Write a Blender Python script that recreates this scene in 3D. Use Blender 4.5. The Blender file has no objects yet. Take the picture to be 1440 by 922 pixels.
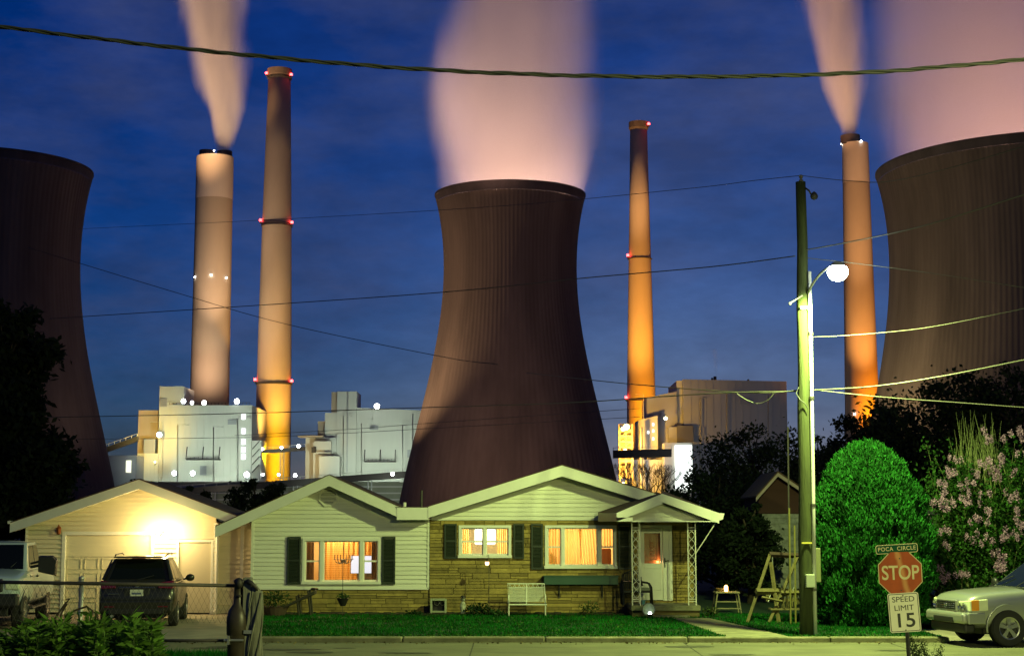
import bpy, math, random
import numpy as np
from mathutils import Vector, Matrix
random.seed(7); rng = np.random.default_rng(7)
R = math.radians
sc = bpy.context.scene
COL = sc.collection
# ------------------------------------------------------------------ camera, sky, exposure
F, TH, CAMZ = 2250.0, R(6.94), 2.5
CT, ST = math.cos(TH), math.sin(TH)
cam = bpy.data.cameras.new('camera'); cam.sensor_width = 36; cam.lens = F/1440*36
cam.clip_start = 0.1; cam.clip_end = 20000
camo = bpy.data.objects.new('camera', cam); COL.objects.link(camo)
camo.location = (0, 0, CAMZ); camo.rotation_euler = (R(90)+TH, 0, 0); sc.camera = camo
wd = bpy.data.worlds.new('World'); sc.world = wd; wd.use_nodes = True
SKY_STRENGTH = 0.10
sc.view_settings.view_transform = 'Standard'; sc.view_settings.look = 'None'
sc.view_settings.exposure = 0.0; sc.view_settings.gamma = 1.0
sc.cycles.use_denoising = True
sc.cycles.max_bounces = 6; sc.cycles.diffuse_bounces = 3; sc.cycles.glossy_bounces = 3
sc.cycles.transmission_bounces = 6; sc.cycles.transparent_max_bounces = 16; sc.cycles.volume_bounces = 1
sc.cycles.caustics_reflective = False; sc.cycles.caustics_refractive = False
sc.cycles.sample_clamp_indirect = 3.0; sc.cycles.volume_step_rate = 1.0
def world_nodes():
    nt = wd.node_tree; N = nt.nodes; L = nt.links
    bg = N['Background']; bg.inputs[1].default_value = SKY_STRENGTH
    s = N.new('ShaderNodeTexSky'); s.sky_type = 'NISHITA'; s.sun_disc = False
    s.sun_elevation = R(2.2); s.sun_rotation = R(6); s.ozone_density = 10; s.dust_density = 1.0; s.air_density = 1
    tc = N.new('ShaderNodeTexCoord'); mp = N.new('ShaderNodeMapping'); mp.inputs['Scale'].default_value = (2.4, 2.4, 6)
    no = N.new('ShaderNodeTexNoise'); no.inputs['Scale'].default_value = 2.2; no.inputs['Detail'].default_value = 6; no.inputs['Roughness'].default_value = 0.6
    L.new(tc.outputs['Generated'], mp.inputs[0]); L.new(mp.outputs[0], no.inputs['Vector'])
    cr = N.new('ShaderNodeValToRGB'); cr.color_ramp.elements[0].position = 0.42; cr.color_ramp.elements[1].position = 0.68
    cr.color_ramp.elements[0].color = (0, 0, 0, 1); cr.color_ramp.elements[1].color = (.52, .52, .52, 1)
    L.new(no.outputs['Fac'], cr.inputs[0])
    mx = N.new('ShaderNodeMix'); mx.data_type = 'RGBA'
    L.new(cr.outputs[0], mx.inputs[0]); L.new(s.outputs[0], mx.inputs[6]); mx.inputs[7].default_value = (.62, .74, 1.55, 1)
    # darker and lighter cloud patches
    n2 = N.new('ShaderNodeTexNoise'); n2.inputs['Scale'].default_value = 5.5; n2.inputs['Detail'].default_value = 7; n2.inputs['Roughness'].default_value = .62; L.new(mp.outputs[0], n2.inputs['Vector'])
    m2 = N.new('ShaderNodeMapRange'); m2.inputs[1].default_value = .32; m2.inputs[2].default_value = .68; m2.inputs[3].default_value = .82; m2.inputs[4].default_value = 1.18; L.new(n2.outputs['Fac'], m2.inputs[0])
    vm = N.new('ShaderNodeVectorMath'); vm.operation = 'SCALE'; L.new(mx.outputs[2], vm.inputs[0]); L.new(m2.outputs[0], vm.inputs['Scale'])
    L.new(vm.outputs[0], bg.inputs[0])
world_nodes()
sl = bpy.data.lights.new('twilight_sun', 'SUN'); sl.energy = 0.02; sl.angle = R(10); sl.color = (1, .8, .65)
so = bpy.data.objects.new('twilight_sun', sl); COL.objects.link(so); so.rotation_euler = (R(-88), 0, R(-35)); so.location = (0, 0, 300)

# ------------------------------------------------------------------ helpers
def scl(py, Y):                # metres per photo pixel at depth Y
    v = 461-py
    return Y/(F*CT - v*ST)
def X(px, Y, py=735): return (px-720)*scl(py, Y)
def Z(py, Y):
    v = 461-py
    return CAMZ + (v*CT + F*ST)*scl(py, Y)
def W(px, py, Y): return Vector((X(px, Y, py), Y, Z(py, Y)))

MATS = {}
def mat(name, col, rough=.7, metal=0, bump=0, bscale=20, var=0, vscale=4, spec=.5, coat=0, stretch=(1,1,1), island=0, transl=0, trans=0, alpha=1, emit=None, estr=0):
    if name in MATS: return MATS[name]
    m = bpy.data.materials.new(name); m.use_nodes = True; MATS[name] = m
    nt = m.node_tree; N = nt.nodes; L = nt.links; b = N['Principled BSDF']
    c = (*col, 1); b.inputs['Base Color'].default_value = c
    b.inputs['Roughness'].default_value = rough; b.inputs['Metallic'].default_value = metal
    b.inputs['Specular IOR Level'].default_value = spec; b.inputs['Coat Weight'].default_value = coat
    b.inputs['Coat Roughness'].default_value = .08
    b.inputs['Transmission Weight'].default_value = trans
    if emit: b.inputs['Emission Color'].default_value = (*emit, 1); b.inputs['Emission Strength'].default_value = estr
    tc = N.new('ShaderNodeTexCoord'); mp = N.new('ShaderNodeMapping'); mp.inputs['Scale'].default_value = stretch
    L.new(tc.outputs['Object'], mp.inputs[0])
    src = None
    if var:
        no = N.new('ShaderNodeTexNoise'); no.inputs['Scale'].default_value = vscale; no.inputs['Detail'].default_value = 6; no.inputs['Roughness'].default_value = .65
        L.new(mp.outputs[0], no.inputs['Vector'])
        mr = N.new('ShaderNodeMapRange'); mr.inputs[1].default_value = .3; mr.inputs[2].default_value = .7
        mr.inputs[3].default_value = 1-var; mr.inputs[4].default_value = 1+var
        L.new(no.outputs['Fac'], mr.inputs[0]); src = mr.outputs[0]
    if island:
        g = N.new('ShaderNodeNewGeometry'); mr = N.new('ShaderNodeMapRange')
        mr.inputs[3].default_value = 1-island; mr.inputs[4].default_value = 1+island
        L.new(g.outputs['Random Per Island'], mr.inputs[0])
        if src:
            mm = N.new('ShaderNodeMath'); mm.operation = 'MULTIPLY'; L.new(src, mm.inputs[0]); L.new(mr.outputs[0], mm.inputs[1]); src = mm.outputs[0]
        else: src = mr.outputs[0]
    colout = None
    if src:
        mx = N.new('ShaderNodeVectorMath'); mx.operation = 'SCALE'; mx.inputs[0].default_value = col
        L.new(src, mx.inputs['Scale']); L.new(mx.outputs[0], b.inputs['Base Color']); colout = mx.outputs[0]
    if bump:
        nb = N.new('ShaderNodeTexNoise'); nb.inputs['Scale'].default_value = bscale; nb.inputs['Detail'].default_value = 5
        L.new(mp.outputs[0], nb.inputs['Vector'])
        bp = N.new('ShaderNodeBump'); bp.inputs['Strength'].default_value = bump; bp.inputs['Distance'].default_value = .02
        L.new(nb.outputs['Fac'], bp.inputs['Height']); L.new(bp.outputs[0], b.inputs['Normal'])
    if transl:
        t = N.new('ShaderNodeBsdfTranslucent'); t.inputs[0].default_value = c
        if colout: L.new(colout, t.inputs[0])
        ms = N.new('ShaderNodeMixShader'); ms.inputs[0].default_value = transl
        out = [n for n in N if n.type == 'OUTPUT_MATERIAL'][0]
        L.new(b.outputs[0], ms.inputs[1]); L.new(t.outputs[0], ms.inputs[2]); L.new(ms.outputs[0], out.inputs[0])
    return m
def glass_mat(name, tint=(.9,.95,.93), fac=.12):
    if name in MATS: return MATS[name]
    m = bpy.data.materials.new(name); m.use_nodes = True; MATS[name] = m
    nt = m.node_tree; N = nt.nodes; L = nt.links; N.remove(N['Principled BSDF'])
    out = [n for n in N if n.type == 'OUTPUT_MATERIAL'][0]
    t = N.new('ShaderNodeBsdfTransparent'); t.inputs[0].default_value = (*tint, 1)
    g = N.new('ShaderNodeBsdfGlossy'); g.inputs['Roughness'].default_value = .02
    fr = N.new('ShaderNodeFresnel'); fr.inputs[0].default_value = 1.5
    ms = N.new('ShaderNodeMixShader'); L.new(fr.outputs[0], ms.inputs[0]); L.new(t.outputs[0], ms.inputs[1]); L.new(g.outputs[0], ms.inputs[2]); L.new(ms.outputs[0], out.inputs[0])
    return m
def emit_mat(name, col, s):
    return mat(name, (.05,.05,.05), emit=col, estr=s)

def root(name, loc, label, cat, group=None, rotz=0):
    o = bpy.data.objects.new(name, None); COL.objects.link(o); o.empty_display_size = .2
    o.location = loc; o.rotation_euler = (0, 0, rotz); return tag(o, label, cat, group)
def tag(o, label=None, cat=None, group=None, kind=None):
    if label: o['label'] = label
    if cat: o['category'] = cat
    if group: o['group'] = group
    if kind: o['kind'] = kind
    return o
def rmat(o):
    m = Matrix.Translation(o.location) @ o.rotation_euler.to_matrix().to_4x4()
    if o.parent: m = rmat(o.parent) @ (o.matrix_parent_inverse @ m)
    return m
def attach(o, parent, local):
    if parent is not None:
        o.parent = parent
        if not local: o.matrix_parent_inverse = rmat(parent).inverted()

class MB:
    def __init__(s): s.v = []; s.f = []
    def add(s, v, f):
        n = len(s.v); s.v += [tuple(p) for p in v]; s.f += [tuple(i+n for i in q) for q in f]; return s
    def box(s, x0, x1, y0, y1, z0, z1):
        v = [(x0,y0,z0),(x1,y0,z0),(x1,y1,z0),(x0,y1,z0),(x0,y0,z1),(x1,y0,z1),(x1,y1,z1),(x0,y1,z1)]
        return s.add(v, [(0,3,2,1),(4,5,6,7),(0,1,5,4),(1,2,6,5),(2,3,7,6),(3,0,4,7)])
    def prism(s, pts, y0, y1):          # polygon in xz, extruded along y
        n = len(pts); v = [(x,y0,z) for x,z in pts]+[(x,y1,z) for x,z in pts]
        f = [tuple(range(n)), tuple(range(2*n-1, n-1, -1))]+[((i+1)%n, i, i+n, (i+1)%n+n) for i in range(n)]
        return s.add(v, f)
    def hull(s, a, b):                   # two rings of equal count
        n = len(a); f = [tuple(range(n)), tuple(range(2*n-1, n-1, -1))]+[((i+1)%n, i, i+n, (i+1)%n+n) for i in range(n)]
        return s.add(list(a)+list(b), f)
    def tube(s, p0, p1, r0, r1=None, n=8):
        return s.path([p0, p1], [r0, r0 if r1 is None else r1], n)
    def path(s, pts, r, n=8, closed=False):
        pts = [Vector(p) for p in pts]; k = len(pts)
        if not hasattr(r, '__len__'): r = [r]*k
        rings = []; up = Vector((0,0,1))
        for i, p in enumerate(pts):
            d = (pts[min(i+1,k-1)]-pts[max(i-1,0)]).normalized()
            a = d.cross(up if abs(d.z) < .95 else Vector((1,0,0))).normalized(); b = d.cross(a)
            rings.append([p+(a*math.cos(2*math.pi*j/n)+b*math.sin(2*math.pi*j/n))*r[i] for j in range(n)])
        v = [q for g in rings for q in g]; f = []
        for i in range(k-1):
            for j in range(n): f.append((i*n+j, i*n+(j+1)%n, (i+1)*n+(j+1)%n, (i+1)*n+j))
        f.append(tuple(range(n-1,-1,-1))); f.append(tuple((k-1)*n+j for j in range(n)))
        return s.add(v, f)
    def lathe(s, prof, c=(0,0,0), n=24, axis='z'):
        v = []; f = []
        for r, z in prof:
            for j in range(n):
                a = 2*math.pi*j/n; p = (r*math.cos(a), r*math.sin(a), z)
                if axis == 'y': p = (p[0], p[2], p[1])
                if axis == 'x': p = (p[2], p[0], p[1])
                v.append((p[0]+c[0], p[1]+c[1], p[2]+c[2]))
        for i in range(len(prof)-1):
            for j in range(n): f.append((i*n+j, i*n+(j+1)%n, (i+1)*n+(j+1)%n, (i+1)*n+j))
        return s.add(v, f)
    def ball(s, c, r, n=12, sq=(1,1,1)):
        prof = [(max(1e-4, math.sin(math.pi*i/(n//2))), -math.cos(math.pi*i/(n//2))) for i in range(n//2+1)]
        k = len(s.v); s.lathe(prof, (0,0,0), n)
        for i in range(k, len(s.v)):
            p = s.v[i]; s.v[i] = (p[0]*r*sq[0]+c[0], p[1]*r*sq[1]+c[1], p[2]*r*sq[2]+c[2])
        return s
    def build(s, name, m, parent=None, local=False, smooth=False, bevel=0, sub=0, segs=2):
        me = bpy.data.meshes.new(name); me.from_pydata(s.v, [], s.f); me.update()
        if smooth: me.polygons.foreach_set('use_smooth', [True]*len(me.polygons))
        me.materials.append(m)
        o = bpy.data.objects.new(name, me); COL.objects.link(o); attach(o, parent, local)
        if bevel:
            b = o.modifiers.new('bevel', 'BEVEL'); b.width = bevel; b.segments = segs; b.limit_method = 'ANGLE'
        if sub:
            b = o.modifiers.new('sub', 'SUBSURF'); b.levels = sub; b.render_levels = sub
        return o
def fastmesh(name, v, nper, m, parent=None, local=False):
    """v: (n*nper,3) array; one face per nper vertices"""
    me = bpy.data.meshes.new(name); n = len(v)//nper
    me.vertices.add(len(v)); me.vertices.foreach_set('co', np.asarray(v, np.float32).ravel())
    me.loops.add(len(v)); me.loops.foreach_set('vertex_index', np.arange(len(v), dtype=np.int32))
    me.polygons.add(n); me.polygons.foreach_set('loop_start', np.arange(0, len(v), nper, dtype=np.int32))
    me.polygons.foreach_set('loop_total', np.full(n, nper, np.int32)); me.update(calc_edges=True); me.validate()
    me.materials.append(m); o = bpy.data.objects.new(name, me); COL.objects.link(o); attach(o, parent, local); return o
def unit(a): return a/np.maximum(np.linalg.norm(a, axis=1, keepdims=True), 1e-9)
def leaf_quads(c, size, aspect=.5, direction=None, spread=1.0):
    """rhombic leaves at centres c"""
    n = len(c); d = rng.normal(size=(n,3))
    if direction is not None: d = unit(direction)+spread*unit(d)
    d = unit(d); u = unit(np.cross(d, rng.normal(size=(n,3))))
    L = (size*rng.uniform(.6,1.3,n))[:,None]; Wd = L*aspect
    v = np.stack([c-d*L*.5, c+u*Wd*.5, c+d*L*.5, c-u*Wd*.5], 1)
    return v.reshape(-1,3)
def spotlight(name, loc, target, energy, col, ang=60, blend=.5, rad=.5, parent=None):
    l = bpy.data.lights.new(name, 'SPOT'); l.energy = energy; l.color = col; l.spot_size = R(ang); l.spot_blend = blend; l.shadow_soft_size = rad
    o = bpy.data.objects.new(name, l); COL.objects.link(o); o.location = loc
    d = (Vector(target)-Vector(loc)); o.rotation_euler = d.to_track_quat('-Z', 'Y').to_euler()
    if parent is not None:
        mw = Matrix.Translation(o.location) @ o.rotation_euler.to_matrix().to_4x4(); o.parent = parent; o.matrix_parent_inverse = rmat(parent).inverted()
    return o
def pointlight(name, loc, energy, col, rad=.1, parent=None):
    l = bpy.data.lights.new(name, 'POINT'); l.energy = energy; l.color = col; l.shadow_soft_size = rad
    o = bpy.data.objects.new(name, l); COL.objects.link(o); o.location = loc
    if parent is not None: o.parent = parent; o.matrix_parent_inverse = rmat(parent).inverted()
    return o
def clip(poly, ax, val, keep_less):
    out = []
    n = len(poly)
    for i in range(n):
        a, b = poly[i], poly[(i+1)%n]
        ina = (a[ax] <= val) if keep_less else (a[ax] >= val); inb = (b[ax] <= val) if keep_less else (b[ax] >= val)
        if ina: out.append(a)
        if ina != inb:
            t = (val-a[ax])/(b[ax]-a[ax]); out.append((a[0]+t*(b[0]-a[0]), a[1]+t*(b[1]-a[1])))
    return out
def clip_rect(poly, x0, x1, z0, z1):
    for ax, val, kl in ((0,x0,False),(0,x1,True),(1,z0,False),(1,z1,True)):
        if len(poly) < 3: return []
        poly = clip(poly, ax, val, kl)
    return poly if len(poly) >= 3 else []
def free_rects(x0, x1, z0, z1, holes):
    zs = sorted({z0, z1, *[min(max(h[k],z0),z1) for h in holes for k in (2,3)]})
    res = []
    for za, zb in zip(zs, zs[1:]):
        if zb-za < 1e-4: continue
        zm = (za+zb)/2; cuts = sorted((max(h[0],x0), min(h[1],x1)) for h in holes if h[2] < zm < h[3] and h[1] > x0 and h[0] < x1)
        x = x0
        for a, b in cuts:
            if a > x+1e-4: res.append((x, a, za, zb))
            x = max(x, b)
        if x < x1-1e-4: res.append((x, x1, za, zb))
    return res
def siding(mb, poly, Y0, holes=(), lap=.115, proud=.028):
    xs = [p[0] for p in poly]; zs = [p[1] for p in poly]; z = min(zs)
    while z < max(zs):
        z1 = min(z+lap, max(zs))
        for (a, b, c, d) in free_rects(min(xs), max(xs), z, z1, holes):
            p = clip_rect(poly, a, b, c, d)
            if not p: continue
            fr = [(q[0], Y0-proud*(1-(q[1]-z)/lap), q[1]) for q in p]
            mb.add(fr, [tuple(range(len(fr)))])
            lo = [q for q in p if abs(q[1]-z) < 1e-4]
            if len(lo) == 2 and abs(c-z) < 1e-4:
                (xa,_),(xb,_) = lo
                mb.add([(xa,Y0-proud,z),(xb,Y0-proud,z),(xb,Y0,z),(xa,Y0,z)], [(0,1,2,3)])
        z = z1
def stones(mb, x0, x1, z0, z1, Y0, holes=(), hmin=.07, hmax=.17, lmin=.25, lmax=.95, j=.008):
    z = z0
    while z < z1-.02:
        h = random.uniform(hmin, hmax)
        if z1-(z+h) < hmin: h = z1-z
        x = x0
        while x < x1-.02:
            l = random.uniform(lmin, lmax)
            if x1-(x+l) < .12: l = x1-x
            pr = random.uniform(.012, .03)
            sub = [(z, z+h)]
            if h > .12 and random.random() < .4: zz = z+h*random.uniform(.4,.6); sub = [(z,zz),(zz,z+h)]
            for (za, zb) in sub:
                for (a,b,c,d) in free_rects(x+j, x+l-j, za+j, zb-j, holes):
                    if b-a > .02 and d-c > .02: mb.box(a, b, Y0-pr*random.uniform(.7,1), Y0+.02, c, d)
            x += l
        z += h
def flatwall(mb, poly, Y0, holes=()):
    xs = [p[0] for p in poly]; zs = [p[1] for p in poly]
    for (a,b,c,d) in free_rects(min(xs), max(xs), min(zs), max(zs), holes):
        p = clip_rect(poly, a,b,c,d)
        if p: mb.add([(q[0],Y0,q[1]) for q in p], [tuple(range(len(p)))])
def text_obj(name, txt, size, m, parent, loc, rot=(R(90),0,0), sx=1, ext=.001, spacing=1, bold=0):
    cu = bpy.data.curves.new(name, 'FONT'); cu.body = txt; cu.size = size; cu.align_x = 'CENTER'; cu.align_y = 'CENTER'; cu.extrude = ext; cu.space_character = spacing; cu.offset = bold
    t = bpy.data.objects.new(name+'_tmp', cu); COL.objects.link(t)
    bpy.context.view_layer.update()
    me = bpy.data.meshes.new_from_object(t.evaluated_get(bpy.context.evaluated_depsgraph_get()))
    bpy.data.objects.remove(t); bpy.data.curves.remove(cu)
    for v in me.vertices: v.co.x *= sx
    me.materials.clear(); me.materials.append(m)
    o = bpy.data.objects.new(name, me); COL.objects.link(o); o.parent = parent; o.location = loc; o.rotation_euler = rot
    return o
# ------------------------------------------------------------------ terrain
m_soil = mat('soil', (.05,.055,.02), .95, bump=.6, bscale=3, var=.4, vscale=.6)
m_road = mat('road_concrete', (.13,.13,.07), .85, bump=.4, bscale=30, var=.35, vscale=.7, stretch=(1,1.6,1))
m_drive = mat('driveway_concrete', (.26,.23,.17), .9, bump=.4, bscale=25, var=.3, vscale=.9)
m_kerb = mat('kerb_concrete', (.20,.195,.11), .85, bump=.4, bscale=30, var=.45, vscale=2.5)
m_lawn = mat('lawn_soil', (.004,.03,.003), .95, bump=.6, bscale=20, var=.3, vscale=2)
g = MB()
ys = [-60, 0, 17, 20.5, 21.5, 24.5, 26, 60, 200, 600, 1500, 4000, 9500]
xs = [-6000, -1500, -300, -60, -12, -3.4, -2.2, 12, 60, 300, 1500, 6000]
def gz(x, y):
    if x <= -3.3:
        if y <= 20.6: return .86
        if y <= 21.6: return .74
        if y <= 24.6: return .12
    return 0.0 if y < 25 else 0.0
gv = [(x, y, gz(x, y)) for y in ys for x in xs]; nx = len(xs)
g.add(gv, [(j*nx+i, j*nx+i+1, (j+1)*nx+i+1, (j+1)*nx+i) for j in range(len(ys)-1) for i in range(nx-1)])
tag(g.build('ground', m_soil), kind='structure')
def sheet(name, pts, z, m): 
    b = MB(); b.add([(x,y,z) for x,y in pts], [tuple(range(len(pts)))]); return tag(b.build(name, m), kind='structure')
sheet('road', [(-60,26.2),(60,26.2),(60,34.2),(-60,34.2)], .008, m_road)
# road joints and patched cracks
b = MB()
for x in (-9.5,-5.1,-.8,3.6,7.9,12.3): b.box(x-.012,x+.012,26.2,34.15,.0085,.0105)
for k in range(9):
    x = random.uniform(-6,9); y = random.uniform(29.5,33.6); pts=[(x,y)]
    for i in range(7): x += random.uniform(.1,.45); y += random.uniform(-.12,.12); pts.append((x,y))
    for (xa,ya),(xb,yb) in zip(pts,pts[1:]): b.add([(xa,ya,.0115),(xb,yb,.0115),(xb,yb+.022,.0115),(xa,ya+.022,.0115)],[(0,1,2,3)])
tag(b.build('road_crack', mat('crack_tar', (.03,.03,.02), .9)), kind='structure')
sheet('driveway', [(-17,34.2),(-5.35,34.2),(-6.95,44.6),(-17,44.6)], .012, m_drive)
sheet('driveway_apron', [(9.2,34.2),(26,34.2),(26,38.5),(9.2,38.5)], .012, m_drive)
LAWN = [(-5.3,34.42),(9.2,34.42),(9.2,38.5),(26,38.5),(26,58),(-8.9,58)]
sheet('lawn', LAWN, .10, m_lawn)
PATH = [(X(925,41.2),41.0),(X(958,41.2),41.0),(X(1062,34.7),34.42),(X(1003,34.7),34.42)]
PATH = [(4.05,41.2),(5.0,41.2),(5.9,34.42),(4.55,34.42)]
sheet('path', PATH, .112, m_kerb)
b = MB(); x = -5.3
while x < 9.1:
    b.box(x+.006, min(x+2.99, 9.2), 34.2, 34.42, -.05, .125+random.uniform(-.006,.006)); x += 3
tag(b.build('kerb', m_kerb, bevel=.03), kind='structure')
tag(MB().hull([(-5.42,34.42,-.05),(-5.3,34.42,-.05),(-5.3,34.42,.104),(-5.42,34.42,.104)],[(-6.76,43.2,-.05),(-6.64,43.2,-.05),(-6.64,43.2,.104),(-6.76,43.2,.104)]).build('driveway_edge', m_kerb), kind='structure')
# patched asphalt on the street and stains
bb = MB()
for k in range(16):
    x_ = random.uniform(-8,9.5); y_ = random.uniform(29,33.4); n_ = 11; rx, ry = random.uniform(.15,.8), random.uniform(.08,.3)
    bb.add([(x_+rx*math.cos(6.283*i/n_)*random.uniform(.6,1.1), y_+ry*math.sin(6.283*i/n_)*random.uniform(.6,1.1), .0125+k*.0004) for i in range(n_)], [tuple(range(n_))])
tag(bb.build('road_patch', mat('tar_patch', (.05,.05,.03), .9, var=.4, vscale=6)), kind='structure')
# lawn grass
n = 90000
gx = rng.uniform(-6.5, 14.5, n); gy = rng.uniform(34.5, 43.2, n)
def inpath(x, y):
    t = (41.2-y)/(41.2-34.42); return (t>0)&(x > 4.05+t*.5)&(x < 5.0+t*.9)
keep = ~inpath(gx, gy) & ~((gx>9.15)&(gy<38.5)) & (gx > -5.3-(gy-34.42)*.152); keep &= rng.uniform(0,1,len(gx)) > .75*np.clip(np.sin(gx*1.9+np.sin(gy*2.3)*1.4)*np.sin(gy*1.7+gx*.6)-.15,0,1)
gx, gy = gx[keep], gy[keep]; n = len(gx)
h = rng.uniform(.025,.07,n); a = rng.uniform(0,6.283,n); w = .006+rng.uniform(0,.008,n)
p0 = np.stack([gx-np.cos(a)*w, gy-np.sin(a)*w, np.full(n,.098)],1); p1 = np.stack([gx+np.cos(a)*w, gy+np.sin(a)*w, np.full(n,.098)],1)
p2 = np.stack([gx+rng.normal(0,.02,n), gy+rng.normal(0,.02,n), .1+h],1)
tag(fastmesh('lawn_grass', np.stack([p0,p1,p2],1).reshape(-1,3), 3, mat('grass_blade', (.006,.105,.008), .8, island=.55, var=.6, vscale=1.1, transl=.25, spec=.15)), 'short green lawn grass in front of the house', 'grass', kind='stuff')

# broad-leaved weeds, fallen leaves and a scruffy edge along the kerb
n = 2600; wx = rng.uniform(-5.2,9.0,n); wy = np.where(rng.uniform(0,1,n)<.45, rng.uniform(34.40,34.62,n), rng.uniform(34.5,42.4,n)); wz = np.full(n,.115)+rng.uniform(0,.03,n)
cc = np.stack([wx,wy,wz],1); sel = ~inpath(wx,wy); cc = cc[sel]; dd = rng.normal(size=cc.shape)*np.array([1,1,.35])
tag(fastmesh('lawn_weeds', leaf_quads(cc, .055, .55, dd, .3), 4, mat('weed_leaf', (.05,.12,.015), .8, island=.6, transl=.2, spec=.1)), 'small broad weeds growing in the lawn and along the kerb', 'weeds', kind='stuff')
n = 260; cc = np.stack([rng.uniform(-9,9,n), rng.choice([33.9,34.1],n)+rng.normal(0,.16,n), np.full(n,.022)],1); cc[:,1] = np.minimum(cc[:,1], 34.15)
tag(fastmesh('fallen_leaves', leaf_quads(cc, .06, .6, rng.normal(size=cc.shape)*np.array([1,1,.12]), .1), 4, mat('dead_leaf', (.10,.075,.02), .9, island=.6)), 'dead leaves gathered in the gutter below the kerb', 'leaves', kind='stuff')
# ------------------------------------------------------------------ power plant
m_clad = mat('plant_cladding', (.55,.56,.50), .7, var=.10, vscale=.03, stretch=(1,1,.12))
m_clad2 = mat('plant_cladding_grey', (.34,.35,.37), .8, var=.12, vscale=.03, stretch=(1,1,.15))
m_conc = mat('stack_concrete', (.46,.37,.26), .9, var=.13, vscale=.035, stretch=(1,1,.25), bump=.2, bscale=.3)
m_conc_d = mat('stack_concrete_darker', (.36,.28,.19), .9, var=.13, vscale=.04, stretch=(1,1,.25))
m_tower = mat('tower_concrete', (.150,.112,.080), .95, var=.34, vscale=.07, stretch=(1,1,.12))
m_tower_rim = mat('tower_rim_concrete', (.10,.08,.07), .95, var=.3, vscale=.1, stretch=(1,1,.2))
m_steel = mat('dark_steel', (.07,.065,.06), .6, metal=.5)
m_steel_l = mat('galvanised_steel', (.42,.43,.42), .45, metal=.7, var=.15, vscale=3)
m_white_lens = emit_mat('floodlight_lens', (.93,.97,1), 30)
m_orange_lens = emit_mat('sodium_lens', (1,.62,.18), 25)
m_red_lens = emit_mat('beacon_lens', (1,.05,.05), 14)
m_winlit = emit_mat('plant_window_lit', (.9,.95,1), 2.0)

def lathe_tower(name, pxc, Y, prof, label, ribs=110, ribd=.075):
    cx = X(pxc, Y, 240); r = root(name, (cx, Y, 0), label, 'cooling tower', 'cooling towers')
    pr = [((hw+abs(pxc-720)*5.4e-5*(py-240))*scl(py, Y), Z(py, Y)) for py, hw in prof]
    pr.sort(key=lambda t: t[1])
    # smooth resample
    zs = np.array([p[1] for p in pr]); rs = np.array([p[0] for p in pr])
    zz = np.linspace(zs[0], zs[-1], 46)
    # monotone cubic-ish smoothing through local quadratic fit
    out = []
    co = np.polyfit(zs, rs, min(4, len(zs)-1))
    for z in zz: out.append((float(np.polyval(co, z)), float(z)))
    def shell(pts, nrib, inner=False):
        v = []; f = []; n = nrib*4
        for (rr, z) in pts:
            for j in range(n):
                q = rr + (ribd*.5 if j % 4 in (0,1) else -ribd*.5)*(0 if inner else 1)
                a = 2*math.pi*j/n; v.append((cx+q*math.cos(a), Y+q*math.sin(a), z))
        for i in range(len(pts)-1):
            for j in range(n): f.append((i*n+j, i*n+(j+1)%n, (i+1)*n+(j+1)%n, (i+1)*n+j))
        return v, f
    b = MB(); cut = [p for p in out if p[1] <= out[-1][1]-3.0]; v, f = shell(cut, ribs); b.add(v, f)
    b.build('shell', m_tower, r)
    b = MB(); top = [p for p in out if p[1] >= cut[-1][1]-.01]; v, f = shell([(p[0]+.08, p[1]) for p in top], ribs, True); b.add(v, f)
    rt, zt = top[-1]; b.lathe([(rt+.08, zt),(rt+.3, zt+.05),(rt+.3, zt+.8),(rt-.6, zt+.8),(rt-1.2, zt-2.5)], (cx, Y, 0), 160)
    b.build('rim', m_tower_rim, r, smooth=False)
    # slanted legs at the air inlet
    b = MB(); r0 = out[0][0]; z0 = out[0][1]
    for k in range(44):
        a = 2*math.pi*k/44
        for s in (-1, 1):
            a2 = a+s*math.pi/44
            b.tube((cx+(r0+3)*math.cos(a), Y+(r0+3)*math.sin(a), -.5), (cx+r0*math.cos(a2), Y+r0*math.sin(a2), z0+.5), .5, n=5)
    b.build('support_leg_ring', m_tower, r)
    tag(r.children[-1], 'ring of slanted concrete legs')
    return r, cx, rt, zt
TC = lathe_tower('cooling_tower', 717.5, 730, [(277,104.5),(320,98.5),(370,94),(410,93),(450,97),(500,109),(560,121.5),(610,133),(660,145),(710,156),(735,161)], 'dark brown ribbed cooling tower in the middle, rising behind the house roof')
TL = lathe_tower('cooling_tower', -15, 675, [(240,141),(290,131),(340,125),(400,123),(450,127),(520,139),(600,154),(690,171),(725,178)], 'dark cooling tower cut off by the left picture edge, without a visible plume')
TR = lathe_tower('cooling_tower', 1460, 685, [(238,223),(280,212),(330,206),(395,204),(460,209),(540,220),(620,236),(700,253),(725,259)], 'largest cooling tower, cut off at the right behind the street lamp', ribs=190)

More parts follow.
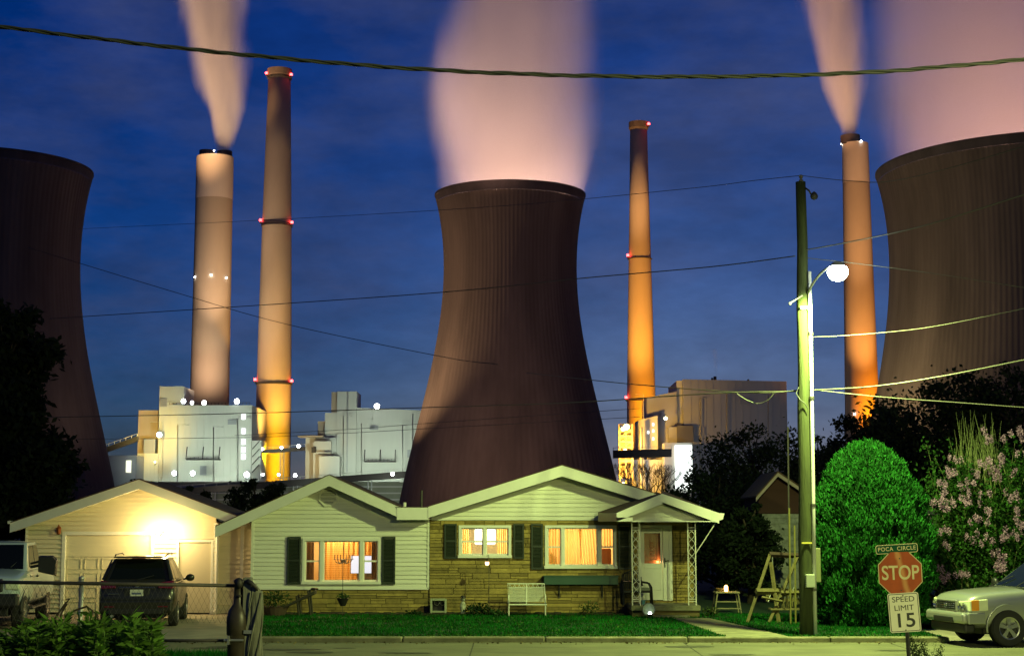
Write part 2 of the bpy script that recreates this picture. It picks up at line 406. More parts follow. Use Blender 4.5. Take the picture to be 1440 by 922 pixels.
def stack_(name, pxc, pyb, Y, prof, label, bands=None, flues=(), beacons=(), whites=()):
    cx = X(pxc, Y, pyb); r = root(name, (cx, Y, 0), label, 'chimney', 'power plant chimneys')
    pr = sorted([(hw*scl(py, Y), Z(py, Y)) for py, hw in prof], key=lambda t: t[1])
    pr = [(pr[0][0], 0)]+pr
    def rad(z): return float(np.interp(z, [p[1] for p in pr], [p[0] for p in pr]))
    zt = pr[-1][1]; zb = Z(bands, Y) if bands else None
    if zb:
        lo = [p for p in pr if p[1] < zb]+[(rad(zb), zb)]; hi = [(rad(zb)+.12, zb)]+[(p[0]+.12, p[1]) for p in pr if p[1] > zb]
        MB().lathe(lo, (cx,Y,0), 56).build('shaft', m_conc_d, r, smooth=True)
        b = MB(); b.lathe(hi+[(hi[-1][0], zt+.2),(.1, zt+.8)], (cx,Y,0), 56); b.build('painted_top', mat('painted_concrete', (.56,.46,.35), .85, var=.1, vscale=.04, stretch=(1,1,.25)), r, smooth=False)
    else:
        b = MB(); b.lathe(pr+[(pr[-1][0]-1.2, zt),(pr[-1][0]-1.6, zt-6)], (cx,Y,0), 56); b.build('shaft', m_conc, r, smooth=True)
        MB().lathe([(rad(zt-5)+.15, zt-5),(rad(zt)+.9, zt-3.6),(rad(zt)+.9, zt+.3),(rad(zt)-1.3, zt+.3)], (cx,Y,0), 48).build('crown_ring', mat('sooty_concrete', (.12,.09,.07), .9, var=.3, vscale=.3), r)
    for (pf, ptop, hw) in flues:
        fx = X(pf, Y, ptop); rr = hw*scl(ptop, Y); zf = Z(ptop, Y)
        MB().lathe([(rr, zt-.5),(rr, zf),(rr-.8, zf),(rr-.9, zt+.2)], (fx,Y,0), 32).build('flue', mat('flue_steel', (.06,.045,.045), .8, var=.2, vscale=.5), r)
    for py in sorted({p[1] for p in list(beacons)}):
        z = Z(py, Y); rr = rad(z)
        gal = MB().lathe([(rr+.1, z-2.2),(rr+.8, z-2.0),(rr+.8, z-1.8),(rr+.1, z-1.7)], (cx,Y,0), 48).build('gallery', m_steel, r)
    for (side, py) in beacons:
        z = Z(py, Y); rr = rad(z)
        p = (cx+side*(rr+1.0)*.97, Y-3.0, z)
        bk = MB().box(p[0]-.5, p[0]+.5, Y-3.5, Y-2.5, z-2.0, z-.7).build('beacon', m_steel, r)
        MB().ball(p, .95, 12).build('beacon_lamp', m_red_lens, bk)
        pointlight('beacon_light', (p[0]+side*1.2, Y-4.5, z), 200, (1,.05,.04), 1, r)
    for (px, py) in whites:
        wx = X(px, Y, py); z = Z(py, Y); dx = wx-cx; rr = rad(min(z, zt)); yy = Y-math.sqrt(max(rr*rr-dx*dx, .01))-.3 if abs(dx) < rr else Y
        MB().ball((wx, yy-.4, z), .42, 10).build('marker_lamp', m_white_lens, r)
    return r, cx
K1 = stack_('chimney', 294.5, 570, 950, [(222,25.5),(400,26.3),(570,27.3)], 'broad pale twin-flue chimney with a plume, left of the tall slim one', bands=281, flues=((291,212,10.5),(316,213,10.5)), whites=((302,391),(277,392),(321,393),(306,218)))
K2 = stack_('chimney', 383.5, 640, 960, [(99,15.3),(210,18),(311,20.3),(430,22.6),(560,24.4),(670,25.2)], 'tallest slim chimney with red lights and no plume, glowing orange at its foot', beacons=((-1,105),(1,107),(-1,311),(1,314),(-1,534),(1,536)))
K3 = stack_('chimney', 901.5, 540, 1000, [(173,11.8),(290,14),(420,17),(560,20),(660,21)], 'slim orange chimney without a plume, just right of the middle cooling tower', beacons=((1,176),(-1,360),(-1,559)))
K4 = stack_('chimney', 1212.5, 580, 900, [(203,17.8),(380,20.5),(590,24)], 'orange chimney with a single flue and a plume, behind the street lamp', bands=258, flues=((1195.5,191,13.5),), whites=((1183,203),(1207,203),(1197,583),(1230,583)))

def blk(parent, name, x0, x1, y0, y1, Y, d, m, y0r=None):
    py = (y0+y1)/2
    a, c = X(x0,Y,py), X(x1,Y,py); zt = Z(y0,Y); zr = Z(y0r,Y) if y0r else zt; zb = Z(y1,Y) if y1 < 735 else 0
    b = MB(); b.prism([(a,zb),(c,zb),(c,zr),(a,zt)], Y, Y+d)
    return b.build(name, m, parent)
def seams(parent, x0, x1, y0, y1, Y, n, m=None, hz=()):
    """standing seams and girts on a clad wall"""
    b = MB()
    for i in range(1, n):
        x = X(x0+(x1-x0)*i/n, Y, (y0+y1)/2); b.box(x-.07, x+.07, Y-.2, Y+.1, Z(y1,Y), Z(y0,Y)-.3)
    for py in hz: b.box(X(x0,Y,py)+.2, X(x1,Y,py)-.2, Y-.3, Y+.1, Z(py,Y)-.12, Z(py,Y)+.12)
    b.build('wall_seams', m or m_clad, parent)
def platform(parent, x0, x1, py, Y, rods, ptop):
    b = MB(); xa, xb = X(x0,Y,py), X(x1,Y,py); z = Z(py,Y)
    b.box(xa, xb, Y-3.2, Y-.1, z-.7, z); b.box(xa,xb,Y-3.2,Y-3.0,z+1.0,z+1.2)
    for i in range(9): x = xa+(xb-xa)*i/8; b.box(x-.08,x+.08,Y-3.2,Y-3.05,z,z+1.1)
    for px in rods: x = X(px,Y,py); b.tube((x,Y-3,z),(x,Y-.2,Z(ptop,Y)),.25,n=6)
    b.build('platform', m_steel, parent)
YB = 900
BL = root('power_station_building', (X(290,YB), YB, 0), 'pale clad boiler house below the left pair of chimneys, with roof floodlights', 'building', 'power station buildings')
blk(BL,'stair_tower',222,256,543,735,YB-1.5,30,m_clad); blk(BL,'boiler_hall',239.5,353,569.5,735,YB-3,55,m_clad)
blk(BL,'annex',353,366,619,735,YB-2,20,m_clad); blk(BL,'low_block',192,222,637,735,YB-2,25,m_clad)
blk(BL,'side_bay',194,222,576.5,637,YB+4,25,m_conc); blk(BL,'plant_room',202,218,617,637,YB-1,5,m_clad2)
seams(BL,239.5,353,569.5,672,YB-3,12); seams(BL,192,222,638,672,YB-2,6); platform(BL,263,310,645,YB-3,(263,286,309),628)
b = MB()
for py in (586,606,621,632,642): b.box(X(341,YB,py),X(346.5,YB,py),YB-3.5,YB-3.1,Z(py+4,YB),Z(py-3.4,YB))
b.build('window', m_winlit, BL)
b = MB(); z = Z(569.5,YB)
for i in range(24): x = X(240+i*4.9,YB,569); b.box(x-.1,x+.1,YB-3,YB-2.8,z,z+1.4)
b.box(X(240,YB,569),X(353,YB,569),YB-3,YB-2.85,z+1.2,z+1.4); b.build('roof_railing', m_steel, BL)
FS = root('office_building', (X(170,880), 880, 0), 'low blue-grey plant block with one tall lit window, left of the boiler house', 'building', 'power station buildings')
blk(FS,'wall',150,191,640,735,880,25,m_clad2); MB().box(X(177.5,880,655),X(184.5,880,655),879.4,879.9,Z(664,880),Z(647,880)).build('window', emit_mat('office_window', (1,1,.75), 1.3), FS)
BM = root('power_station_building', (X(520,YB), YB, 0), 'stepped pale green clad building between the tall chimney and the middle tower', 'building', 'power station buildings')
blk(BM,'stair_tower',473,500.5,550,735,YB-2,26,m_clad); blk(BM,'stair_tower_side',465,473,551,735,YB,26,m_conc)
blk(BM,'turbine_hall',500.5,600,573,735,YB,50,m_clad,577); blk(BM,'bay',456,473,580,735,YB-1,20,m_clad,580); blk(BM,'narrow_bay',446,456,592,735,YB+1,20,m_conc)
blk(BM,'west_block',429,472,615,735,YB-4,24,m_clad); blk(BM,'entry_block',440,465,620,735,YB-8,10,m_clad); blk(BM,'front_block',448,477,641,735,YB-12,14,m_clad)
MB().box(X(489,YB,560),X(490.5,YB,560),YB-2.6,YB-1.9,Z(664,YB),Z(551,YB)).build('downpipe', m_steel_l, BM)
seams(BM,502,598,578,664,YB,9); platform(BM,513,557,648,YB,(513,535,556),632)
b = MB(); b.box(X(421,YB,613),X(456,YB,613),YB-8,YB+4,Z(615,YB),Z(613,YB)); b.build('roof_slab', m_conc, BM)
LB = root('low_warehouse', (X(420,830), 830, 0), 'long low light-walled building beneath the conveyor bridge', 'building', 'power station buildings')
blk(LB,'wall',200,640,677,735,830,30,mat('warehouse_wall', (.30,.33,.24), .8, var=.2, vscale=.05)); b = MB()
for py in (684,693,702): b.box(X(200,830,py),X(640,830,py),829.3,829.9,Z(py+1,830),Z(py-1,830))
b.build('wall_band', m_clad, LB)
# conveyor bridges
m_trimw = mat('lamplit_railing_tone', (.6,.6,.55), .6)  # pale tone stands in for lamplight on the railings
def bridge(label, pa, pb, Y, hpx, posts=(), rail=True, name='conveyor_bridge'):
    A = W(*pa, Y); B = W(*pb, Y); r = root(name, (A.x, Y, 0), label, 'conveyor', 'conveyor bridges')
    h = hpx*scl(pa[1], Y); b = MB()
    b.prism([(A.x,A.z-h),(B.x,B.z-h),(B.x,B.z),(A.x,A.z)], Y-1.8, Y+1.8); b.build('gallery', m_steel, r)
    b = MB(); n = max(6, int((B-A).length/6))
    for i in range(n+1):
        p = A.lerp(B, i/n); b.box(p.x-.15,p.x+.15,Y-1.95,Y-1.75,p.z,p.z+1.3)
    b.tube((A.x,Y-1.9,A.z+1.3),(B.x,Y-1.9,B.z+1.3),.13,n=5); b.build('railing', m_trimw, r)
    for px in posts:
        t = (px-pa[0])/(pb[0]-pa[0]); p = A.lerp(B, t)
        b = MB(); b.tube((p.x-.9,Y,0),(p.x-.9,Y,p.z-h),.35,n=6); b.tube((p.x+.9,Y,0),(p.x+.9,Y,p.z-h),.35,n=6)
        b.build('trestle', m_steel_l, r)
    return r
bridge('long dark conveyor bridge rising to the right behind the wing gable', (205,690), (640,657), 815, 9, posts=(300,415,520))
bridge('short sloping conveyor at the far left, climbing to the boiler house', (146,630), (194,613), 890, 7)
bridge('level conveyor gallery between the boiler house and the stepped building', (362,633), (430,628), 905, 5, posts=(397,))
bridge('level conveyor bridge just right of the middle cooling tower', (862,633), (944,631), 860, 11)
BR = root('power_station_building', (X(1020,YB), YB, 0), 'big plain grey power block at the right, small steam wisp over its roof', 'building', 'power station buildings')
blk(BR,'boiler_hall',962,1108,533,735,YB,60,m_clad2,536); blk(BR,'side_wall',953,962,535,735,YB+6,50,m_clad)
blk(BR,'sloped_bay',910,953,559,735,YB+4,30,m_clad2,550); blk(BR,'window_block',897,925,591,637,YB-3,20,m_clad,584)
blk(BR,'mid_block',941,953,600,735,YB-2,20,m_clad2); blk(BR,'vent_box',952,975,598,621,YB-3,8,mat('vent_grey', (.14,.14,.15), .7))
blk(BR,'lower_block',884,936,646,735,YB-5,20,m_clad); seams(BR,962,1108,537,700,YB,14,m_clad2)
MB().tube((X(902,890),888,0),(X(902,890),888,Z(600,888)),1.0,n=12).build('vent_pipe', m_steel_l, BR)
b = MB(); b.tube((X(1007,YB,530),YB+5,Z(534,YB)),(X(1007,YB,530),YB+5,Z(528,YB)),.9,n=10); b.tube((X(1003,YB,530),YB+5,Z(534,YB)),(X(1003,YB,530),YB+5,Z(530,YB)),.6,n=10); b.tube((X(1054,YB,530),YB+5,Z(535,YB)),(X(1054,YB,530),YB+5,Z(532,YB)),.6,n=8); b.build('roof_vent', m_steel, BR)
b = MB()
for (px,py) in ((918,597),(918,606),(911,608),(918,617)): b.box(X(px-1.2,YB,py),X(px+1.2,YB,py),YB-3.4,YB-3.05,Z(py+2,YB),Z(py-2,YB))
b.build('window', m_winlit, BR)
# ducts, pipes, doors and louvres on the plant buildings
for par, specs in ((BL, ((250,'p'),(300,'p'),(334,'p'),(228,'p'))), (BM, ((508,'p'),(566,'p'),(580,'p'),(483,'p'))), (BR, ((985,'p'),(1022,'p'),(1080,'p'),(905,'p')))):
    for px, _ in specs:
        y0_ = 575 if par is not BR else 545; yy = YB-4.2 if par is not BR else YB-1.2
        pts = [W(px,700,yy), W(px,y0_+random.uniform(4,26),yy)]; pts.append(pts[1]+Vector((random.choice((-1,1))*random.uniform(3,8),0,0)))
        MB().path(pts, random.uniform(.2,.34), 8).build('pipe', m_clad, par, smooth=True)
for par, (x0_,x1_,y0_,y1_,yy) in ((BL,(283,292,655,668,YB-3.4)),(BL,(322,334,590,597,YB-3.4)),(BM,(520,532,598,604,YB-.4)),(BM,(573,584,632,643,YB-.4)),(BR,(1040,1056,560,568,YB-.4)),(BR,(975,990,600,612,YB-.4)),(BL,(226,236,560,572,YB-1.9))):
    bb = MB(); a_, c_, zt__, zb__ = X(x0_,YB,y0_), X(x1_,YB,y0_), Z(y0_,YB), Z(y1_,YB); bb.box(a_,c_,yy-.3,yy+.2,zb__,zt__)
    for q in range(5): z_ = zb__+(zt__-zb__)*(q+.5)/5; bb.box(a_+.1,c_-.1,yy-.55,yy-.3,z_-.12,z_+.12)
    bb.build('louvre', m_clad2, par)
bb = MB(); bb.box(X(452,YB,628),X(474,YB,628),YB-13.5,YB-12.2,Z(640,YB),Z(638.5,YB)); bb.box(X(441,YB,625),X(447,YB,625),YB-9,YB-8,Z(637,YB),Z(629,YB)); bb.build('canopy', m_steel, BM)
for k in range(4):
    zz_ = Z(664-k*11,YB); MB().hull([(X(354,YB),YB-3.5,zz_-.3),(X(364,YB),YB-3.5,zz_+4.2),(X(364,YB),YB-3.5,zz_+4.6),(X(354,YB),YB-3.5,zz_+.1)],[(X(354,YB),YB-2.2,zz_-.3),(X(364,YB),YB-2.2,zz_+4.2),(X(364,YB),YB-2.2,zz_+4.6),(X(354,YB),YB-2.2,zz_+.1)]).build('stair_flight', m_steel, BL)
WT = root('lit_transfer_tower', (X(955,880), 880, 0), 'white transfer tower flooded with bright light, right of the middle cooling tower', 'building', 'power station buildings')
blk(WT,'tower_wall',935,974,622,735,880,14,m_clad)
MB().box(X(949,880,655),X(973,880,655),878.2,879.4,Z(688,880),Z(626,880)).build('bright_panel', emit_mat('bright_panel_glow', (.9,1,.93), 2.2), WT)  # glowing panel stands in for the tower's floodlit white front
OF = root('pipe_rack', (X(880,885), 885, 0), 'open steel frame glowing orange under the slim right chimney', 'steel frame')
b = MB()
for px in (871,880,889): x = X(px,885,620); b.box(x-.5,x+.5,884,885,0,Z(597,885))
for py in (597,605,613,621,629,637,648,656,664,671): b.box(X(870.5,885,py),X(889.5,885,py),883.8,885.2,Z(py,885)-.45,Z(py,885)+.45)
for i in range(4): b.tube(W(871,605+i*8,885),W(889,597+i*8,885),.3,n=5)
b.build('frame', mat('frame_paint', (.5,.42,.3), .7), OF)
blk(OF,'back_panel',870,890,600,671,888,4,m_conc)

# floodlights: fixture thing (bracket + lens) with its own lamp
WHT = (.85,.95,1.0); ORG = (1,.50,.14); PNK = (1,.70,.50)
def flood(px, py, Y, label, r=1.1, lens=None, aims=(), down=2.2):
    p = W(px, py, Y); t = root('floodlight', (p.x, Y, p.z-down), label, 'floodlight', 'plant floodlights')
    MB().box(p.x-.12,p.x+.12,Y-.1,Y+.15,p.z-down,p.z-.6*r).box(p.x-r*.9,p.x+r*.9,Y+.1,Y+.9,p.z-r*.8,p.z+r*.8).build('bracket', m_steel, t)
    MB().ball((p.x,Y-.1,p.z), r*.8, 22, (1,.6,1)).build('lens', lens or m_white_lens, t)
    for (target, E, col, ang) in aims: spotlight('flood_beam', (p.x, Y-2.2, p.z+.6), target, E, col, ang, .6, 1.0, t)
def fc(px, py, Y): return W(px, py, Y)
E1 = 3.2e6
flood(258,564,899,'first of three white floodlights clustered on the boiler house roof edge',1.6,aims=[])
flood(270,566,899,'middle one of three white floodlights on the boiler house roof edge',1.2)
flood(287,566,899,'rightmost of the three floodlights clustered on the boiler house roof edge',1.5)
flood(333,564,897,'white floodlight alone at the right end of the boiler house roof',1.7)
flood(224,611,893,'warm white floodlight between the orange bay and the stair tower',1.7)
flood(245,665,865,'leftmost white floodlight at the foot of the boiler house',1.5)
flood(271,665,865,'second white floodlight at the foot of the boiler house',1.5)
flood(347,667,865,'white floodlight at the boiler house foot, below its column of small windows',1.7)
flood(369,631,902,'white lamp at the left end of the level gallery crossing the tall chimney',.9)
flood(396,629,902,'white lamp on the gallery in front of the tall chimney',.9)
flood(420,627,902,'white star-like lamp on the gallery right of the tall chimney',1.2)
flood(370,667,900,'small white lamp left of the tall chimney foot',.8)
flood(392,667,900,'small white lamp in front of the tall chimney foot',.9)
flood(415,668,880,'white lamp right of the tall chimney foot, above the wing roof',1.2)
flood(530,571,898,'white floodlight on the roof of the stepped pale building',1.8)
flood(552,666,812,'white lamp under the conveyor bridge beside the middle cooling tower',1.1)
flood(218,649,880,'small orange lamp on the low block left of the boiler house',.7,m_orange_lens)
flood(936,588,895,'yellow-green lamp on the wall of the grey power block',1.1,emit_mat('yellow_lens', (1,.95,.5), 25))
flood(881,600,880,'large orange lamp at the top of the pipe rack',2.0,m_orange_lens)
flood(876,603,880,'orange lamp at the upper left of the pipe rack',1.4,m_orange_lens)
flood(879,633,880,'orange lamp half way up the pipe rack',1.1,m_orange_lens)
flood(876,680,860,'orange lamp low beside the ridge of the house roof',1.2,m_orange_lens)
# added bare spots for the plant's light; not all stand at a floodlight
PB = lambda px,py,Y,tx,ty,TY,E,col,ang,rad=1.5: spotlight('plant_fill_spot', W(px,py,Y), W(tx,ty,TY), E, col, ang, .8, rad)
GRN = (.84,1,.80)
PB(258,668,845, 285,618,YB, .068e6, GRN, 100); PB(335,668,845, 310,612,YB, .068e6, GRN, 100); PB(200,668,855, 205,655,YB, .008e6, GRN, 90)
PB(211,620,872, 208,603,YB+4, .045e6, (1,.66,.10), 120)
PB(500,668,850, 505,620,YB, .055e6, GRN, 110); PB(565,668,855, 560,630,YB, .04e6, GRN, 110)
PB(420,650,872, 442,640,YB, .011e6, (1,.7,.25), 100)
# chimneys lit from their feet
PB(286,545,900, 290,420,950, .15e6, PNK, 120); PB(310,545,900, 296,270,950, .42e6, PNK, 46)
PB(372,640,905, 383,590,960, .38e6, (1,.55,.0), 130); PB(402,645,915, 386,430,960, .34e6, (1,.50,.08), 80); PB(400,640,880, 392,250,960, .24e6, (1,.58,.22), 50)
PB(925,600,960, 903,540,1000, .2e6, (1,.36,.0), 120); PB(888,560,920, 895,380,1000, .85e6, (1,.44,.06), 70); PB(888,560,900, 893,190,1000, 1.3e6, (1,.55,.25), 26)
PB(1262,600,868, 1216,540,900, .22e6, (1,.30,.0), 95); PB(1235,600,850, 1200,330,900, .75e6, (1,.46,.12), 56); PB(1235,600,820, 1196,230,900, .95e6, (1,.55,.25), 30)
# orange pool at the pipe rack
PB(880,622,868, 880,615,886, .10e6, (1,.50,.06), 150); PB(876,668,870, 880,655,886, .05e6, (1,.5,.06), 150)
PB(905,668,870, 920,610,YB, .010e6, (.9,.9,1), 120); PB(1060,665,780, 1040,600,YB, .042e6, (.88,1,.98), 100)
PB(545,688,795, 540,690,830, .010e6, GRN, 150); PB(430,692,795, 430,692,830, .006e6, GRN, 150); PB(300,690,795, 300,690,830, .004e6, (1,.9,.7), 150)
# added spots wash the cooling towers; no lamps stand there
PB(430,668,690, 610,480,725, .42e6, (1,.66,.40), 60); PB(560,700,600, 690,470,700, .10e6, (1,.66,.5), 110)
PB(800,720,560, 740,560,700, .05e6, (1,.6,.5), 120)
PB(230,690,620, 100,440,650, .025e6, (1,.75,.6), 90)
PB(1130,690,640, 1262,390,660, .26e6, (1,.82,.45), 100); PB(1300,700,520, 1380,450,620, .04e6, (1,.75,.5), 120)

# ------------------------------------------------------------------ plumes
def plume(name, label, Y, stops, dens, col=(.95,.93,.92), streak=.06, edge=.5, seed=0, aniso=0.0):
    st = sorted([(Z(py,Y), X(pc,Y,py), hw*scl(py,Y)) for py, pc, hw in stops])
    z0, z1 = st[0][0], st[-1][0]; cs = [s[1] for s in st]; c0 = min(cs)-1; c1 = max(cs)+1; Rm = max(s[2] for s in st)
    b = MB(); n = 20; prev = None; v = []; f = []
    for (z, c, r) in st:
        for j in range(n):
            a = 2*math.pi*j/n; v.append((c+r*1.18*math.cos(a), Y+r*1.18*math.sin(a), z))
    for i in range(len(st)-1):
        for j in range(n): f.append((i*n+j, i*n+(j+1)%n, (i+1)*n+(j+1)%n, (i+1)*n+j))
    f.append(tuple(range(n-1,-1,-1))); f.append(tuple((len(st)-1)*n+j for j in range(n)))
    b.add(v, f)
    m = bpy.data.materials.new(name+'_vapour'); m.use_nodes = True; nt = m.node_tree; N = nt.nodes; L = nt.links
    N.remove(N['Principled BSDF']); out = [q for q in N if q.type == 'OUTPUT_MATERIAL'][0]
    pv = N.new('ShaderNodeVolumePrincipled'); pv.inputs['Color'].default_value = (*col, 1); pv.inputs['Anisotropy'].default_value = aniso
    L.new(pv.outputs[0], out.inputs['Volume'])
    def MT(op, a, c=None, clampv=False):
        q = N.new('ShaderNodeMath'); q.operation = op; q.use_clamp = clampv
        for i, s in enumerate((a, c)):
            if s is None: continue
            if isinstance(s, (int, float)): q.inputs[i].default_value = s
            else: L.new(s, q.inputs[i])
        return q.outputs[0]
    tc = N.new('ShaderNodeTexCoord'); sp = N.new('ShaderNodeSeparateXYZ'); L.new(tc.outputs['Object'], sp.inputs[0])
    t = MT('DIVIDE', MT('SUBTRACT', sp.outputs[2], z0), z1-z0)
    cr = N.new('ShaderNodeValToRGB'); el = cr.color_ramp; el.interpolation = 'LINEAR'
    for i, (z, c, r) in enumerate(st):
        p = (z-z0)/(z1-z0); e = el.elements[i] if i < 2 else el.elements.new(p)
        e.position = p; e.color = ((c-c0)/(c1-c0), r/Rm, 0, 1)
    # elements may have been re-ordered: set again
    for e, (z, c, r) in zip(sorted(el.elements, key=lambda q: q.position), st): e.color = ((c-c0)/(c1-c0), r/Rm, 0, 1)
    L.new(t, cr.inputs[0]); sc_ = N.new('ShaderNodeSeparateColor'); L.new(cr.outputs[0], sc_.inputs[0])
    cx = MT('ADD', MT('MULTIPLY', sc_.outputs[0], c1-c0), c0); rr = MT('MULTIPLY', sc_.outputs[1], Rm)
    dx = MT('SUBTRACT', sp.outputs[0], cx); dy = MT('SUBTRACT', sp.outputs[1], Y)
    d = MT('DIVIDE', MT('SQRT', MT('ADD', MT('MULTIPLY', dx, dx), MT('MULTIPLY', dy, dy))), rr)
    mp = N.new('ShaderNodeMapping'); mp.inputs['Scale'].default_value = (1,1,.22); mp.inputs['Location'].default_value = (seed*37.1, seed*11, 0)
    L.new(tc.outputs['Object'], mp.inputs[0]); no = N.new('ShaderNodeTexNoise'); no.inputs['Scale'].default_value = streak; no.inputs['Detail'].default_value = 4.0
    L.new(mp.outputs[0], no.inputs['Vector'])
    nz = MT('SUBTRACT', no.outputs['Fac'], .5)
    d2 = MT('ADD', d, MT('MULTIPLY', nz, 1.35))
    mr = N.new('ShaderNodeMapRange'); mr.interpolation_type = 'SMOOTHSTEP'; L.new(d2, mr.inputs[0])
    mr.inputs[1].default_value = 1-edge; mr.inputs[2].default_value = 1.08; mr.inputs[3].default_value = 1; mr.inputs[4].default_value = 0
    k = MT('MAXIMUM', MT('ADD', 1.0, MT('MULTIPLY', nz, 2.6)), .05)
    thin = MT('DIVIDE', st[0][2]/1.0, rr)   # spreads out as it widens
    dd = MT('MULTIPLY', MT('MULTIPLY', MT('MULTIPLY', mr.outputs[0], k), thin), dens)
    L.new(dd, pv.inputs['Density'])
    o = b.build(name, m); tag(o, label, 'steam', 'steam plumes'); return o
plume('steam_plume', 'wide pinkish steam plume rising from the middle cooling tower', TC[0].location.y, [(300,718,104),(272,718,113),(230,715,117),(170,709,122),(120,706,124),(60,713,118),(0,726,108),(-90,734,104)], .052, streak=.024, edge=.75)
plume('steam_plume', 'narrow beige plume fanning out from the twin-flue chimney at the left', 950, [(216,314.5,10),(205,314,13),(150,315,28),(90,308,42),(30,300,50),(-70,288,62)], .30, streak=.08, edge=.7, seed=2)
plume('steam_plume', 'narrow brownish plume from the orange chimney behind the street lamp', 900, [(194,1195.5,12),(180,1195.5,16),(120,1187,30),(60,1179,38),(0,1170,46),(-70,1160,54)], .24, streak=.08, edge=.7, seed=4)
plume('steam_plume', 'huge orange-pink steam cloud over the cut-off cooling tower at the right', 685, [(262,1460,210),(235,1460,226),(150,1460,236),(60,1462,240),(-60,1462,246),(-90,1462,246)], .011, streak=.018, edge=.4, seed=6)
plume('steam_wisp', 'tiny steam wisp over the roof of the grey power block', 905, [(527,1007,2),(515,1006.5,4),(500,1006,5),(490,1005,6)], .12, streak=.2, edge=.8, seed=8)
# added unseen spots inside the towers brighten the steam from below
for T_, E, col in ((TC, 2.1e6, (1,.58,.42)), (TR, 1.5e6, (1,.52,.34))):
    _, cx_, rt_, zt_ = T_; y_ = T_[0].location.y
    for dx, dy in ((-.35,-.2),(.35,-.2),(0,.35)):
        spotlight('steam_fill_spot', (cx_+dx*rt_, y_+dy*rt_, 4), (cx_+dx*rt_*1.1, y_+dy*rt_*1.1, 230), E, col, 62, .5, 3)
PB(560,690,480, 700,50,730, 4.5e6, (1,.60,.48), 19, 2)  # spots from here on are added to brighten the plumes, without any fixture
PB(150,600,800, 308,60,950, 8e6, (1,.58,.28), 22, 2)
PB(960,525,800, 1180,70,900, 5e6, (1,.52,.27), 21, 2)
# ------------------------------------------------------------------ houses
YH = 43.3
m_siding = mat('vinyl_siding', (.70,.70,.60), .55, var=.13, vscale=1.5, bump=.15, bscale=60, stretch=(.3,1,6))
m_siding_g = mat('garage_siding', (.68,.62,.44), .55, var=.06, vscale=1.5, bump=.15, bscale=60, stretch=(.3,1,6))
m_trim = mat('white_trim_paint', (.74,.74,.66), .5, var=.05, vscale=3)
m_soffit = mat('soffit_paint', (.55,.53,.42), .6)
m_shingle = mat('asphalt_shingle', (.085,.05,.035), .95, bump=.8, bscale=14, var=.35, vscale=6)
m_stone = mat('ledge_stone', (.27,.20,.055), .85, bump=.5, bscale=18, var=.25, vscale=5, island=.32)
m_mortar = mat('mortar', (.15,.12,.045), .95, var=.2, vscale=8)
m_shut = mat('shutter_paint', (.022,.032,.02), .5)
m_green = mat('planter_green', (.02,.07,.05), .5)
m_glass = glass_mat('window_glass')
m_wroom = mat('room_wall', (.75,.6,.4), .9)
m_cream = mat('cream_curtain', (.85,.66,.36), .9, var=.08, vscale=5, transl=.75)
def hx(px, Y=YH): return X(px, Y)
def hz(py, Y=YH): return Z(py, Y)

def gable(parent, L, P, Rr, h, yf, yb, fth=.035, over_side=0, m=None):
    """L, P, Rr: (x,z) of the roof's top outline at the front; h: fascia height"""
    def dn(p, d): return (p[0], p[1]-d)
    rf = MB()
    for a, b in ((L,P),(P,Rr)):
        rf.hull([(a[0],yf+fth,a[1]),(b[0],yf+fth,b[1]),(b[0],yf+fth,b[1]-.09),(a[0],yf+fth,a[1]-.09)],
                [(a[0],yb,a[1]),(b[0],yb,b[1]),(b[0],yb,b[1]-.09),(a[0],yb,a[1]-.09)])
    rfo = rf.build('roof', m or m_shingle, parent)
    # shingle drip edge standing a little proud over the fascia
    de = MB()
    for a, b in ((L,P),(P,Rr)):
        de.hull([(a[0],yf-.02,a[1]+.025),(b[0],yf-.02,b[1]+.025),(b[0],yf-.02,b[1]+.003),(a[0],yf-.02,a[1]+.003)],
                [(a[0],yf+.3,a[1]+.025),(b[0],yf+.3,b[1]+.025),(b[0],yf+.3,b[1]+.003),(a[0],yf+.3,a[1]+.003)])
    de.build('shingle_edge', m or m_shingle, rfo)
    so = MB()
    for a, b in ((L,P),(P,Rr)):
        a2, b2 = dn(a,.1), dn(b,.1)
        so.hull([(a2[0],yf+fth,a2[1]),(b2[0],yf+fth,b2[1]),(b2[0],yf+fth,b[1]-h+.03),(a2[0],yf+fth,a[1]-h+.03)],
                [(a2[0],YH+.02,a2[1]),(b2[0],YH+.02,b2[1]),(b2[0],YH+.02,b[1]-h+.03),(a2[0],YH+.02,a[1]-h+.03)])
    so.build('soffit', m_soffit, rfo)
    for a, b in ((L,P),(P,Rr)):
        MB().prism([dn(a,h),dn(b,h),b,a], yf, yf+fth).build('fascia', m_trim, rfo)
    return rfo

